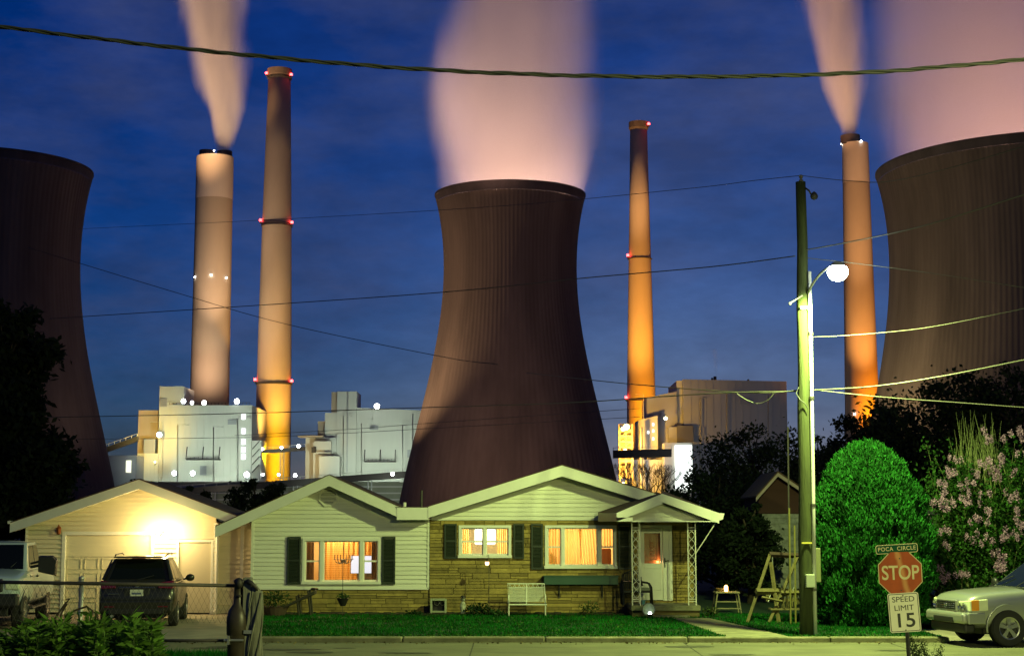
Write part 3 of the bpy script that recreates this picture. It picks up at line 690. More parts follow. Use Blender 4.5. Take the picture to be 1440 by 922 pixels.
def window(parent, x0, x1, z0, z1, cols, Y=YH, name='window', tr=.075):
    """cols: list of (xa, xb, double_hung)"""
    f = MB(); yo, yi = Y-.05, Y+.09
    f.box(x0-tr,x1+tr,yo,yi,z1,z1+tr); f.box(x0-tr-.02,x1+tr+.02,yo-.05,yi,z0-tr,z0)
    f.box(x0-tr,x0,yo,yi,z0,z1); f.box(x1,x1+tr,yo,yi,z0,z1)
    w = f.build(name, m_trim, parent, bevel=.006)
    xs = sorted(cols)
    for (a,b,_),(c,d,_) in zip(xs, xs[1:]): MB().box(b,c,yo+.005,yi,z0,z1).build('mullion', m_trim, w, bevel=.005)
    for a,b,dh in xs:
        s = .03; sb = MB(); ym = Y+.01
        sb.box(a,b,ym,ym+.05,z1-s,z1).box(a,b,ym,ym+.05,z0,z0+s*1.4).box(a,a+s,ym,ym+.05,z0+s*1.4,z1-s).box(b-s,b,ym,ym+.05,z0+s*1.4,z1-s)
        if dh: zm = (z0+z1)/2; sb.box(a+s,b-s,ym-.012,ym+.05,zm-.022,zm+.022)
        so_ = sb.build('sash', m_trim, w)
        MB().add([(a+s,ym+.03,z0+s),(b-s,ym+.03,z0+s),(b-s,ym+.03,z1-s),(a+s,ym+.03,z1-s)],[(0,1,2,3)]).build('pane', m_glass, w)
    return w
def curtain(parent, x0, x1, z0, z1, Y, m, folds=9, amp=.035, slant=0, name='curtain'):
    b = MB(); n = folds*8; v = []; rows = 6; ph = random.uniform(0,6)
    for r in range(rows+1):
        t = r/rows; z = z1+(z0-z1)*t
        for i in range(n+1):
            u = i/n; x = x0+(x1-x0)*u+slant*t
            v.append((x, Y+amp*math.sin(u*folds*6.283+ph+.6*math.sin(u*13))+.3*amp*math.sin(u*folds*2.1*6.283+t), z))
    f = [(r*(n+1)+i, r*(n+1)+i+1, (r+1)*(n+1)+i+1, (r+1)*(n+1)+i) for r in range(rows) for i in range(n)]
    return b.add(v, f).build(name, m, parent, smooth=True)
def room(parent, x0, x1, z0, z1, Y, depth, m, light, energy, col=(1,.68,.32), rad=.12):
    b = MB(); y0 = Y+.03; y1 = Y+depth
    v = [(x0,y0,z0),(x1,y0,z0),(x1,y0,z1),(x0,y0,z1),(x0,y1,z0),(x1,y1,z0),(x1,y1,z1),(x0,y1,z1)]
    b.add(v, [(4,5,6,7),(0,4,7,3),(1,2,6,5),(0,1,5,4),(3,7,6,2)])
    b.build('room', m, parent)
    pointlight('room_light', light, energy, col, rad, parent)

H = root('ranch_house', (hx(660), YH, 0), 'single-storey ranch house of pale siding and ledge stone with three lit windows', 'house')
# openings
WA = (hx(430), hx(532), hz(817), hz(760))            # wing triple window
WB = (hx(649), hx(715), hz(780), hz(742))            # two-sash window
WC = (hx(770), hx(863), hz(795), hz(742))            # picture window
DR = (hx(902), hx(943), hz(844), hz(741))            # front door opening
zs = hz(826)                                         # top of the wing's stone base
# wing siding
p_w = [(hx(355.5),zs),(hx(603),zs),(hx(603),hz(731)),(hx(565),hz(722)),(hx(465),hz(677)),(hx(355.5),hz(727))]
b = MB(); siding(b, p_w, YH, [WA]); b.build('wing_siding', m_siding, H)
b = MB(); stones(b, hx(357), hx(602.5), .1, zs-.01, YH+.03); b.build('wing_stone_base', m_stone, H)
b = MB(); flatwall(b, [(hx(356),0),(hx(975),0),(hx(975),hz(731)),(hx(604),hz(731)),(hx(604),zs),(hx(356),zs)][:0] or [(hx(356),0),(hx(604),0),(hx(604),zs),(hx(356),zs)], YH+.035); flatwall(b, [(hx(603.5),0),(hx(975),0),(hx(975),hz(730)),(hx(603.5),hz(730))], YH+.012, [WB,WC,DR])
b.build('mortar_backing', m_mortar, H)
b = MB(); stones(b, hx(604.5), hx(974), .1, hz(731.5), YH, [WB,WC,DR]); b.build('stone_wall', m_stone, H)
# corner boards, starter strip
b = MB(); b.box(hx(354),hx(357.5),YH-.03,YH+.1,zs-.02,hz(728)); b.build('corner_board', m_trim, H)
b = MB(); b.box(hx(601.2),hx(604),YH-.035,YH+.1,zs-.02,hz(731)); b.build('corner_board', m_siding, H)
MB().box(hx(355),hx(603.5),YH-.035,YH+.02,zs-.045,zs).build('sill_strip', m_trim, H)
# main gable siding
p_m = [(hx(607),hz(731)),(hx(973),hz(731)),(hx(973),hz(724)),(hx(790),hz(664)),(hx(607),hz(724))]
b = MB(); siding(b, p_m, YH-.02); b.build('gable_siding', m_siding, H)
# sides and back of the house
b = MB(); b.box(hx(974),hx(975),YH+.04,YH+9,0,hz(727)); b.box(hx(355),hx(356.5),YH+.1,YH+9,0,hz(735)); b.box(hx(355),hx(975),YH+9,YH+9.1,0,hz(727)); b.build('outer_wall', m_siding, H)
RY = YH-.55
gable(H, (hx(308),hz(740)), (hx(465.5),hz(668.5)), (hx(566),hz(713.5)), .29, RY, YH+4)
gable(H, (hx(603.5),hz(712.5)), (hx(790),hz(655)), (hx(981),hz(713)), .29, RY-.03, YH+9)
b = MB(); b.box(hx(560),hx(604),RY-.015,RY+.02,hz(730.5),hz(713.5)); b.build('fascia', m_trim, H)
b = MB(); b.box(hx(560),hx(606),RY+.03,YH+.02,hz(730),hz(729)); b.build('soffit', m_soffit, H)
b = MB(); b.hull([(hx(558),RY+.0,hz(714)),(hx(606),RY+.0,hz(714)),(hx(606),RY,hz(712.6)),(hx(558),RY,hz(712.6))],[(hx(558),YH+9,hz(714)+.0),(hx(606),YH+9,hz(714)+.0),(hx(606),YH+9,hz(712.6)+.0),(hx(558),YH+9,hz(712.6)+.0)]); b.build('valley_roof', m_shingle, H)
b = MB(); z=hz(714)
for (px, h) in ((589,.55),(566,.18)): b.tube((hx(px),YH+1.2,z-.1),(hx(px),YH+1.2,z+h),.035,n=8)
b = MB(); b.tube((hx(589),YH+1.2,z-.1),(hx(589),YH+1.2,z+.5),.035,n=8); b.build('vent_pipe', m_steel, H)
b = MB(); b.tube((hx(566),YH+.8,z-.1),(hx(566),YH+.8,z+.16),.05,n=10); b.build('vent_pipe', m_trim, H)
# octagonal gable vent
vc = (hx(461.5), hz(698.5)); b = MB(); n = 8
def octo(r): return [(vc[0]+r*math.cos(math.pi/8+k*math.pi/4), vc[1]+r*math.sin(math.pi/8+k*math.pi/4)) for k in range(8)]
o, i = octo(.27), octo(.215)
for k in range(8):
    k2 = (k+1)%8; b.hull([(o[k][0],YH-.06,o[k][1]),(o[k2][0],YH-.06,o[k2][1]),(i[k2][0],YH-.06,i[k2][1]),(i[k][0],YH-.06,i[k][1])],[(o[k][0],YH,o[k][1]),(o[k2][0],YH,o[k2][1]),(i[k2][0],YH,i[k2][1]),(i[k][0],YH,i[k][1])])
vt = b.build('gable_vent', m_siding, H)
b = MB(); 
for k in range(8):
    z = vc[1]-.19+k*.052; hw = min(.21, .30-abs(z-vc[1])); b.hull([(vc[0]-hw,YH-.045,z),(vc[0]+hw,YH-.045,z),(vc[0]+hw,YH-.045,z+.012),(vc[0]-hw,YH-.045,z+.012)],[(vc[0]-hw,YH-.012,z+.035),(vc[0]+hw,YH-.012,z+.035),(vc[0]+hw,YH-.012,z+.047),(vc[0]-hw,YH-.012,z+.047)])
b.build('louvre', m_siding, vt)
MB().prism(octo(.21), YH-.018, YH-.016).build('vent_back', m_shut, vt)
# shutters
def shutter(px0, px1, py0, py1, Y=YH):
    x0,x1,z0,z1 = hx(px0),hx(px1),hz(py1),hz(py0); b = MB(); ya, yb = Y-.075, Y-.03; s=.045
    b.box(x0,x0+s,ya,yb,z0,z1).box(x1-s,x1,ya,yb,z0,z1)
    for zz in (z0, (z0+z1)/2-s/2, z1-s): b.box(x0+s,x1-s,ya,yb,zz,zz+s)
    o = b.build('shutter', m_shut, H); l = MB(); z = z0+s+.01
    while z < z1-s-.03:
        l.hull([(x0+s,ya+.012,z),(x1-s,ya+.012,z),(x1-s,ya+.012,z+.008),(x0+s,ya+.012,z+.008)],[(x0+s,yb,z+.022),(x1-s,yb,z+.022),(x1-s,yb,z+.03),(x0+s,yb,z+.03)]); z += .036
    l.build('slats', m_shut, o)
shutter(405,424,754,821); shutter(538,556.5,754,821); shutter(625,642.5,736,785); shutter(722,737,736,785); shutter(747,763.5,736,800); shutter(869,887,736,800)
# windows
wa = window(H, *WA, [(hx(430)+.0,hx(450.5),True),(hx(455.5),hx(506.5),False),(hx(511.5),hx(532),True)])
wb = window(H, *WB, [(hx(649),hx(679.5),True),(hx(683.5),hx(715),True)])
wc = window(H, *WC, [(hx(770),hx(789),True),(hx(793),hx(840),False),(hx(844.5),hx(863),True)])
# wing room: patterned curtain, bright screen
def pattern_mat(name, c1, c2, scale):
    m = mat(name, c1, .9, transl=.7); nt = m.node_tree; N = nt.nodes; L = nt.links
    tc = N.new('ShaderNodeTexCoord'); mp = N.new('ShaderNodeMapping'); mp.inputs['Scale'].default_value = (scale, .01, scale*.8); L.new(tc.outputs['Object'], mp.inputs[0])
    vo = N.new('ShaderNodeTexMagic'); vo.turbulence_depth = 3; vo.inputs['Scale'].default_value = 2.2; vo.inputs['Distortion'].default_value = 1.6; L.new(mp.outputs[0], vo.inputs['Vector'])
    cr = N.new('ShaderNodeValToRGB'); cr.color_ramp.elements[0].position=.35; cr.color_ramp.elements[1].position=.6; cr.color_ramp.elements[0].color=(*c2,1); cr.color_ramp.elements[1].color=(*c1,1)
    L.new(vo.outputs['Color'], cr.inputs[0])
    for n_ in N:
        if n_.type == 'BSDF_PRINCIPLED': L.new(cr.outputs[0], n_.inputs['Base Color'])
        if n_.type == 'BSDF_TRANSLUCENT': L.new(cr.outputs[0], n_.inputs[0])
    return m
m_damask = pattern_mat('damask_curtain', (.88,.64,.30), (.58,.34,.11), 7)
m_darkcur = mat('dark_drape', (.10,.06,.035), .9, transl=.25)
xa, xb = hx(392), hx(570)
room(H, xa, xb, hz(835), hz(735), YH, 3.2, m_wroom, (hx(470), YH+1.0, hz(742)), 230, (1,.66,.26))
curtain(wa, hx(428), hx(441), WA[2], WA[3], YH+.18, m_darkcur, 2, .03)
curtain(wa, hx(441.5), hx(521), WA[2]-.05, WA[3]+.05, YH+1.5, m_damask, 11, .035)
curtain(wa, hx(522), hx(534), WA[2], WA[3], YH+.18, m_darkcur, 2, .03)
t = root('television', (hx(504), YH+1.30, hz(808)-.2), 'bright white screen glowing inside the wing window', 'television')
sx0, sx1 = hx(487.5), hx(527)
MB().box(sx0-.02,sx1+.02,YH+1.31,YH+1.36,hz(808),hz(782)).build('casing', m_steel, t, bevel=.01)
MB().box(sx0,sx1,YH+1.295,YH+1.30,hz(807.5),hz(782.5)).build('screen', emit_mat('tv_screen', (.86,.86,1), 1.0), t)
MB().box((sx0+sx1)/2-.2,(sx0+sx1)/2+.2,YH+1.25,YH+1.42,hz(808)-.25,hz(808)).build('stand', m_steel, t)
# chandelier in the wing window
cx, cz, cy = hx(479.5), hz(790), YH+.75
t = root('chandelier', (cx, cy, cz), 'dark branched chandelier hanging inside the wing window', 'chandelier')
b = MB(); b.tube((cx,cy,cz),(cx,cy,hz(736)),.012); b.ball((cx,cy,cz+.02),.07,10,(1,1,.8)); b.build('stem', m_steel, t, smooth=True)
for k in range(6):
    a = k*math.pi/3+.3; dx, dy = math.cos(a), math.sin(a); b = MB()
    b.path([(cx,cy,cz),(cx+dx*.10,cy+dy*.10,cz-.05),(cx+dx*.20,cy+dy*.20,cz-.02),(cx+dx*.24,cy+dy*.24,cz+.06)], .012)
    b.lathe([(.012,0),(.045,.02),(.012,.03),(.012,.14)], (cx+dx*.24,cy+dy*.24,cz+.05), 10); b.build('arm', m_steel, t)
# kitchen (two-sash) room: very bright
room(H, hx(640), hx(726), hz(800), hz(734), YH, 2.2, mat('kitchen_wall', (.8,.72,.5), .9), (hx(679), YH+.9, hz(750)), 90, (1,.76,.42))
m_yel = mat('gold_curtain', (.85,.60,.26), .9, transl=.7)
curtain(wb, hx(648), hx(659), WB[2], WB[3], YH+.2, m_yel, 4, .025); curtain(wb, hx(699), hx(716), WB[2], WB[3], YH+.2, m_yel, 6, .025)
curtain(wb, hx(659.5), hx(663), WB[2], hz(763), YH+.2, m_yel, 1, .02)
t = root('window_glow_box', (hx(681), YH+1.2, hz(765)), 'glowing white box added behind the two-sash window for its white-hot middle', 'lamp')
MB().box(hx(666),hx(696.5),YH+1.0,YH+1.35,hz(766),hz(743)).build('glow_box', emit_mat('lamp_globe', (1,.92,.7), 2.2), t, bevel=.05)  # added glowing box makes the middle of the window white-hot
MB().tube((hx(681),YH+1.2,hz(756)+.26),(hx(681),YH+1.2,hz(734)),.01).build('cord', m_steel, t)
# living room: cream drapes
room(H, hx(752), hx(880), hz(812), hz(734), YH, 3.0, m_wroom, (hx(815), YH+1.6, hz(748)), 150, (1,.70,.30), .25)
curtain(wc, hx(768.5), hx(790), WC[2]-.02, WC[3], YH+.2, m_cream, 5, .04)
curtain(wc, hx(792), hx(818), WC[2]-.02, WC[3], YH+.22, m_cream, 7, .045, slant=.0); curtain(wc, hx(814), hx(841), WC[2]-.02, WC[3], YH+.26, m_cream, 7, .045, slant=.08)
curtain(wc, hx(845), hx(865), hz(769), WC[3], YH+.22, m_cream, 5, .03)
def tlamp(px, pyb, h, w, label):
    x, z = hx(px), hz(pyb); t = root('table_lamp', (x, YH+.5, z), label, 'lamp')
    MB().lathe([(w*.5,h*.4),(w*.28,h)], (x,YH+.5,z), 20).build('lamp_shade', mat('lampshade_cloth', (.28,.16,.08), .9, transl=.4), t)
    MB().lathe([(.07,0),(.03,.04),(.05,h*.25),(.015,h*.4)], (x,YH+.5,z), 14).build('lamp_base', m_steel, t)
    MB().box(x-.25,x+.25,YH+.35,YH+.75,z-.04,z-.002).box(x-.2,x-.16,YH+.4,YH+.44,z-.45,z-.04).box(x+.16,x+.2,YH+.4,YH+.44,z-.45,z-.04).build('side_table', mat('dark_wood', (.05,.025,.012), .6), t) 
t_ = tlamp(781, 795, .42, .34, 'dark table lamp silhouette in the left part of the picture window')
b = root('armchair', (hx(854), YH+.6, hz(812)), 'brown upholstered chair back seen in the right pane of the picture window', 'armchair')
MB().box(hx(846),hx(861),YH+.5,YH+.62,hz(812),hz(771)).build('backrest', mat('brown_uph', (.25,.10,.05), .8), b, bevel=.04)
MB().box(hx(845),hx(862),YH+.62,YH+1.0,hz(812),hz(799)).build('seat', MATS['brown_uph'], b, bevel=.04)
# front door: storm door with glass over an inner wooden door
d = MB(); x0,x1,z0,z1 = DR; fw = .075
d.box(x0-.06,x0+fw*.0+.01,YH-.06,YH+.1,z0,z1+.06).box(x1-.06,x1+.03,YH-.06,YH+.1,z0,z1+.06).box(x0+.01,x1-.06,YH-.06,YH+.1,z1-.02,z1+.06)
d.box(hx(931.5),x1-.06,YH-.045,YH+.08,z0,z1-.02)
fd = d.build('door_frame', m_trim, H, bevel=.006)
gx0,gx1,gz0,gz1 = hx(905.5),hx(928),hz(791.5),hz(749)
dd = MB(); yb_ = YH-.035
for (a,b_,c,e) in free_rects(x0+.012, hx(931), z0+.02, z1-.025, [(gx0,gx1,gz0,gz1)]): dd.box(a,b_,yb_,yb_+.045,c,e)
sd = dd.build('storm_door', m_trim, H)
b = MB(); px0,px1,pz0,pz1 = hx(905),hx(928.5),hz(829),hz(797)
for (a,b_,c,e) in ((px0,px1,pz0,pz0+.02),(px0,px1,pz1-.02,pz1),(px0,px0+.02,pz0,pz1),(px1-.02,px1,pz0,pz1)): b.box(a,b_,yb_-.012,yb_,c,e)
b.build('panel_moulding', m_trim, sd)
MB().add([(gx0,yb_+.02,gz0),(gx1,yb_+.02,gz0),(gx1,yb_+.02,gz1),(gx0,yb_+.02,gz1)],[(0,1,2,3)]).build('glass', m_glass, sd)
b = MB(); hxp = hx(934); b.box(hxp-.015,hxp+.015,YH-.075,YH-.045,hz(797),hz(784)); b.tube((hxp,YH-.075,hz(788.5)),(hxp+.10,YH-.085,hz(787.5)),.013); b.build('handle', m_steel, sd)
m_wood = mat('varnished_oak', (.42,.15,.05), .4, var=.25, vscale=6, stretch=(4,1,.5))
b = MB(); yi = YH+.14; b.box(x0+.01,hx(931),yi,yi+.05,z0+.02,z1-.02)
for (s,) in ((.07,),(.16,)):
    a,b_,c,e = gx0+s*.8,gx1-s*.8,gz0+s,gz1-s
    for q in ((a,b_,c,c+.02),(a,b_,e-.02,e),(a,a+.02,c,e),(b_-.02,b_,c,e)): b.box(q[0],q[1],yi-.02,yi,q[2],q[3])
b.path([((gx0+gx1)/2+.06*math.sin(k*.7), yi-.012, gz0+.22+k*.018) for k in range(22)], .012, 6)
b.path([((gx0+gx1)/2-.06*math.sin(k*.7), yi-.012, gz0+.22+k*.018) for k in range(22)], .012, 6)
b.build('inner_door', m_wood, H)
pointlight('entry_light', (hx(925), YH+.085, hz(790)), 2.0, (1,.55,.25), .02, H)
# porch
YP = 41.9
def qx(px): return X(px, YP)
def qz(py): return Z(py, YP)
pz = qz(850.5)
b = MB(); b.box(qx(886),qx(983),YP-.15,YH-.0,qz(858),pz); b.build('porch_floor', m_kerb, H, bevel=.02)
b = MB(); b.box(qx(888),qx(981.5),YP-.08,YH,.0,qz(858)-.004); b.build('porch_base', m_mortar, H)
MB().box(qx(915),qx(966),YP-.47,YP-.16,.0,qz(863.5)).build('step', m_kerb, H, bevel=.02)
MB().box(qx(918),qx(963),YP-.80,YP-.48,.0,qz(869.0)).build('step', m_kerb, H, bevel=.02)
PR = MB()
zA, zPk, zB = qz(721), qz(694), qz(721)
fl, fp, fr = (qx(866),zA), (qx(930),zPk), (qx(1009),zB)
bl = (hx(840), hz(721)); YPf = YP-.35
for (a, b_, a2, b2) in ((fl,fp,bl,(hx(928),hz(690))),(fp,fr,(hx(928),hz(690)),(hx(1014),hz(721)))):
    PR.hull([(a[0],YPf+.03,a[1]),(b_[0],YPf+.03,b_[1]),(b_[0],YPf+.03,b_[1]-.07),(a[0],YPf+.03,a[1]-.07)],[(a2[0],YH-.4,a2[1]+.02),(b2[0],YH+1.2,b2[1]),(b2[0],YH+1.2,b2[1]-.07),(a2[0],YH-.4,a2[1]-.05)])
pr = PR.build('porch_roof', m_shingle, H)
h = .215
for a, b_ in ((fl,fp),(fp,fr)): MB().prism([(a[0],a[1]-h),(b_[0],b_[1]-h*1.25),b_,a], YPf, YPf+.035).build('fascia', m_trim, pr)
zb_ = zA-h
b = MB(); b.box(fl[0],qx(888.5),YPf,YPf+.035,zb_-.0,zb_+.1).box(qx(888.5),fr[0],YPf+.005,YPf+.03,zb_-.012,zb_+.012); b.build('fascia_return', m_trim, pr)
b = MB(); b.hull([(fl[0],YPf+.0,zb_),(fl[0],YPf+.0,zA),(fl[0]+.03,YPf+.01,zA),(fl[0]+.03,YPf+.01,zb_)],[(bl[0],YH-.4,zb_),(bl[0],YH-.4,zA+.01),(bl[0]+.03,YH-.4,zA+.01),(bl[0]+.03,YH-.4,zb_)]); b.build('side_fascia', mat('gutter_tan', (.5,.42,.27), .5), pr)
b = MB(); b.hull([(fr[0],YPf+.0,zb_+.02),(fr[0],YPf,zA),(fr[0]+.14,YPf+.01,zA-.01),(fr[0]+.1,YPf+.01,zb_+.06)],[(fr[0]+.1,YH-.1,zb_+.02),(fr[0]+.1,YH-.1,zA),(fr[0]+.24,YH-.1,zA-.01),(fr[0]+.2,YH-.1,zb_+.06)]); b.build('gutter', m_trim, pr)
b = MB(); siding(b, [(qx(884),zb_+.01),(qx(990),zb_+.01),(qx(990),qz(728.5)),(qx(931),qz(708)),(qx(884),qz(724))], YPf+.38); b.build('gable_siding', m_siding, pr)
b = MB(); b.add([(fl[0]+.02,YPf+.04,zb_+.005),(fr[0]-.02,YPf+.04,zb_+.005),(fr[0]+.1,YH-.07,zb_+.005),(bl[0]+.05,YH-.07,zb_+.005)],[(0,1,2,3)]); b.build('porch_ceiling', m_soffit, pr)
b = MB(); b.box(qx(884),qx(990),YPf+.40,YPf+.46,zb_+.012,qz(728)); b.build('beam', m_soffit, pr)
m_iron = mat('white_iron_paint', (.72,.72,.6), .45)
def trellis(xa, xb, Y, scroll):
    t = MB(); z0, z1 = pz, zb_; w = .014
    for x in (xa, xb): t.box(x-w,x+w,Y-w,Y+w,z0,z1)
    for z in (z0+.10, z0+.16, z1-.16, z1-.22): t.box(xa+w,xb-w,Y-.008,Y+.008,z-.008,z+.008)
    o = t.build('porch_post', m_iron, H); s = MB(); mid = (xa+xb)/2; r = (xb-xa)/2-.02
    for s_ in (-1, 1): s.path([(mid+s_*r*math.sin(k*.42)*.95, Y, z0+.18+(z1-z0-.42)*k/60) for k in range(61)], .007, 5)
    s.build('scrollwork', m_iron, o)
trellis(qx(888.5), qx(899.5), YP, 1); trellis(qx(967), qx(977.5), YP, 1)
trellis(qx(893)-.02, qx(893)+.16, YP+.9, 1)
MB().tube((fr[0]-.02,YPf+.1,zb_+.05),(qx(977.5),YP,qz(778)),.014).build('brace', m_iron, H)
# planter shelf under the picture window
b = MB(); b.box(hx(764.5),hx(868),YH-.27,YH-.03,hz(821),hz(810)); wbx = tag(b.build('window_planter', m_green, H, bevel=.008))
b = MB(); b.box(hx(763.5),hx(869),YH-.285,YH-.02,hz(810)+.003,hz(810)+.03); b.build('planter_lip', m_green, wbx)
for px in (786,846):
    b = MB(); x=hx(px); b.box(x-.02,x+.02,YH-.05,YH-.01,hz(840),hz(821)-.002); b.tube((x,YH-.25,hz(821)-.01),(x,YH-.04,hz(838)),.013); b.build('planter_bracket', m_steel, wbx)
# soil bed along the house foot
b = MB(); 
nb = 60; x0b, x1b = hx(357), hx(884)
for i in range(nb):
    xa_ = x0b+(x1b-x0b)*i/nb; b.box(xa_, xa_+(x1b-x0b)/nb+.02, YH-.75+random.uniform(-.06,.06), YH+.0, .05, .125+random.uniform(0,.03))
tag(b.build('flower_bed', mat('mulch', (.022,.018,.008), .95, bump=.8, bscale=25, var=.4, vscale=5)), kind='structure')

# ------------------------------------------------------------------ garage
YG = 44.8
def ax(px): return X(px, YG)
def az(py): return Z(py, YG)
G = root('garage', (ax(190), YG, 0), 'pale sided garage with a wide panelled door, lit by a lamp over the side door', 'garage')
GD = (ax(93.5), ax(214), 0.0, az(752)); GP = (ax(253), ax(298), 0.0, az(762))
p_g = [(ax(38),0.06),(ax(304),0.06),(ax(304),az(722)),(ax(199),az(684)),(ax(38),az(735))]
b = MB(); siding(b, p_g, YG, [GD,GP], lap=.125, proud=.042); b.build('front_siding', m_siding_g, G)
b = MB(); siding(b, [(ax(306),.25),(ax(352),.25),(ax(352),az(735)),(ax(306),az(735))], YG+.25, [], lap=.125, proud=.042); b.build('link_siding', m_siding_g, G)
b = MB(); b.box(ax(304.5),ax(356),YG+.27,YG+.4,0,.25); b.box(ax(37.5),ax(38.5),YG+.02,YG+3,0,az(737)); b.box(ax(303.5),ax(304.5),YG+.02,YG+3,0,az(733)); b.box(ax(38),ax(304),YG+3,YG+3.1,0,az(733)); b.build('outer_wall', m_siding_g, G)
b = MB(); b.box(ax(36.8),ax(40),YG-.03,YG+.05,.05,az(736)); b.build('corner_board', m_trim, G)
b = MB(); b.box(ax(301.5),ax(306.5),YG-.035,YG+.26,.0,az(735)); b.build('corner_board', m_trim, G)
b = MB(); b.box(ax(337),ax(341.5),YG+.2,YG+.26,.25,az(735)); b.build('corner_board', m_trim, G)
b = MB(); b.tube((ax(306.8),YG-.09,az(740)),(ax(306.8),YG-.09,.12),.035,n=10); b.tube((ax(306.8),YG-.09,.12),(ax(305),YG-.25,.06),.035,n=10); b.build('downspout', m_trim, G)
YHs = YH; 
_yh = YH; YH = YG
gr = gable(G, (ax(22),az(735)), (ax(199.5),az(674.5)), (ax(347),az(729)), .26, YG-.5, YG+3.2)
YH = _yh
MB().box(ax(19.5),ax(22)+.0,YG-.5,YG+3,az(735)-.02,az(735)+.06).box(ax(19),ax(22.5),YG-.53,YG-.47,az(736),az(732)).build('gutter', m_trim, gr)
# overhead door: frame, panels
b = MB(); b.box(GD[0]-.10,GD[0],YG-.045,YG+.08,0,GD[3]+.1).box(GD[1],GD[1]+.08,YG-.045,YG+.08,0,GD[3]+.1).box(GD[0],GD[1],YG-.045,YG+.08,GD[3],GD[3]+.1); b.build('door_trim', m_trim, G, bevel=.006)
b = MB(); y = YG+.05; b.box(GD[0],GD[1],y,y+.05,.012,GD[3]-.60)
nc, nr = 5, 4; top_ = GD[3]-.60
for r in range(nr):
    za = .02+(top_-.02)*r/nr; zb = .02+(top_-.02)*(r+1)/nr
    b.box(GD[0],GD[1],y-.006,y-.001,zb-.012,zb-.004)
    for c in range(nc):
        xa = GD[0]+(GD[1]-GD[0])*c/nc; xb = GD[0]+(GD[1]-GD[0])*(c+1)/nc; m_ = .05
        for q in ((xa+m_,xb-m_,za+m_,za+m_+.016),(xa+m_,xb-m_,zb-m_-.016,zb-m_),(xa+m_,xa+m_+.016,za+m_,zb-m_),(xb-m_-.016,xb-m_,za+m_,zb-m_)): b.box(q[0],q[1],y-.018,y-.001,q[2],q[3])
gd = b.build('overhead_door', m_siding_g, G)
MB().box(GD[0],GD[1],y-.005,y+.05,GD[3]-.59,GD[3]).build('door_header', m_siding_g, G)
b = MB(); b.box(GP[0]-.07,GP[0],YG-.045,YG+.08,0,GP[3]+.07).box(GP[1],GP[1]+.07,YG-.045,YG+.08,0,GP[3]+.07).box(GP[0],GP[1],YG-.045,YG+.08,GP[3],GP[3]+.07); sdr = b.build('door_frame', m_trim, G, bevel=.006)
b = MB(); b.box(GP[0]+.004,GP[1]-.004,YG+.02,YG+.06,.04,GP[3]-.004)
sdo = b.build('side_door', mat('side_door_paint', (.50,.46,.34), .5), G)
MB().ball((GP[0]+.08,YG-.02,.98),.035,12).build('door_knob', m_steel_l, sdo, smooth=True)
# flood lamp over the doors
fx, fz = ax(232), az(744)
t = root('wall_floodlight', (fx, YG-.02, fz+.16), 'two-headed white flood lamp burning above the garage side door', 'wall lamp')
MB().lathe([(.001,0),(.055,0),(.055,.03),(.001,.03)], (fx,YG-.045,fz), 16, 'y').build('mount', m_trim, t)
for s in (-1, 1):
    b = MB(); b.tube((fx,YG-.04,fz),(fx+s*.11,YG-.13,fz-.02),.015); b.lathe([(.03,0),(.062,.08),(.07,.13)], (fx+s*.13,YG-.16,fz-.15), 16); hd = b.build('lamp_head', m_trim, t)
    MB().ball((fx+s*.13,YG-.18,fz-.06),.068,16).build('bulb', emit_mat('flood_bulb', (1,.86,.55), 60), hd, smooth=True)
    pointlight('flood_lamp_light', (fx+s*.26, YG-.62, fz-.08), 105, (1,.72,.29), .07, t)
# unlit lantern left of the garage door
lx, lz = ax(84.5), az(745)
t = root('wall_lantern', (lx, YG-.02, lz-.14), 'small unlit carriage lantern on the siding left of the garage door', 'wall lamp')
MB().box(lx-.04,lx+.04,YG-.04,YG-.017,lz-.09,lz+.09).build('back_plate', mat('copper_metal', (.25,.08,.03), .4, metal=.7), t, bevel=.008)
MB().lathe([(.03,-.12),(.055,-.10),(.07,.05),(.075,.055),(.02,.12),(.012,.16)], (lx,YG-.12,lz), 8).build('lantern_cage', MATS['copper_metal'], t)
MB().lathe([(.045,-.09),(.058,.04)], (lx,YG-.12,lz), 8).build('lantern_glass', mat('frosted', (.8,.75,.6), .3), t)
# ------------------------------------------------------------------ utility pole and street lamp
YPL = 35.0
m_pole = mat('creosoted_wood', (.042,.055,.014), .9, bump=.7, bscale=9, var=.35, vscale=3, stretch=(5,5,.35))
m_pvc = mat('pvc_conduit', (.62,.63,.58), .5, var=.1, vscale=2)
m_wire = mat('wire_sheath', (.05,.055,.045), .5)
m_wire_l = mat('wire_bare', (.13,.13,.10), .5, metal=.2)
pt, pb_ = W(1126.5,256,YPL), Vector((X(1135,YPL,897),YPL,0))
t = root('utility_pole', (pb_.x, YPL, .1), 'tall wooden utility pole carrying the street lamp and overhead wires', 'utility pole')
b = MB(); k = 14; b.path([pb_.lerp(pt, i/k)+Vector((.012*math.sin(i*1.7),0,0)) for i in range(k+1)], [.165-.055*i/k for i in range(k+1)], 18); b.build('pole_shaft', m_pole, t, smooth=True)
b = MB(); b.lathe([(.05,0),(.05,.04),(.02,.06),(.045,.10),(.045,.14),(.02,.16)], (pt.x,YPL,pt.z+.005), 12); b.build('top_insulator', mat('porcelain', (.18,.16,.14), .3), t)
def pc(py): return pb_.lerp(pt, (Z(py,YPL)-pb_.z)/(pt.z-pb_.z))
cA, cB = pc(893), pc(383); off = Vector((.155,-.13,0))
b = MB(); b.path([cA+off, pc(700)+off*.97, pc(520)+off*.93, cB+off*.88], .042, 12); cd = b.build('conduit', m_pvc, t, smooth=True)
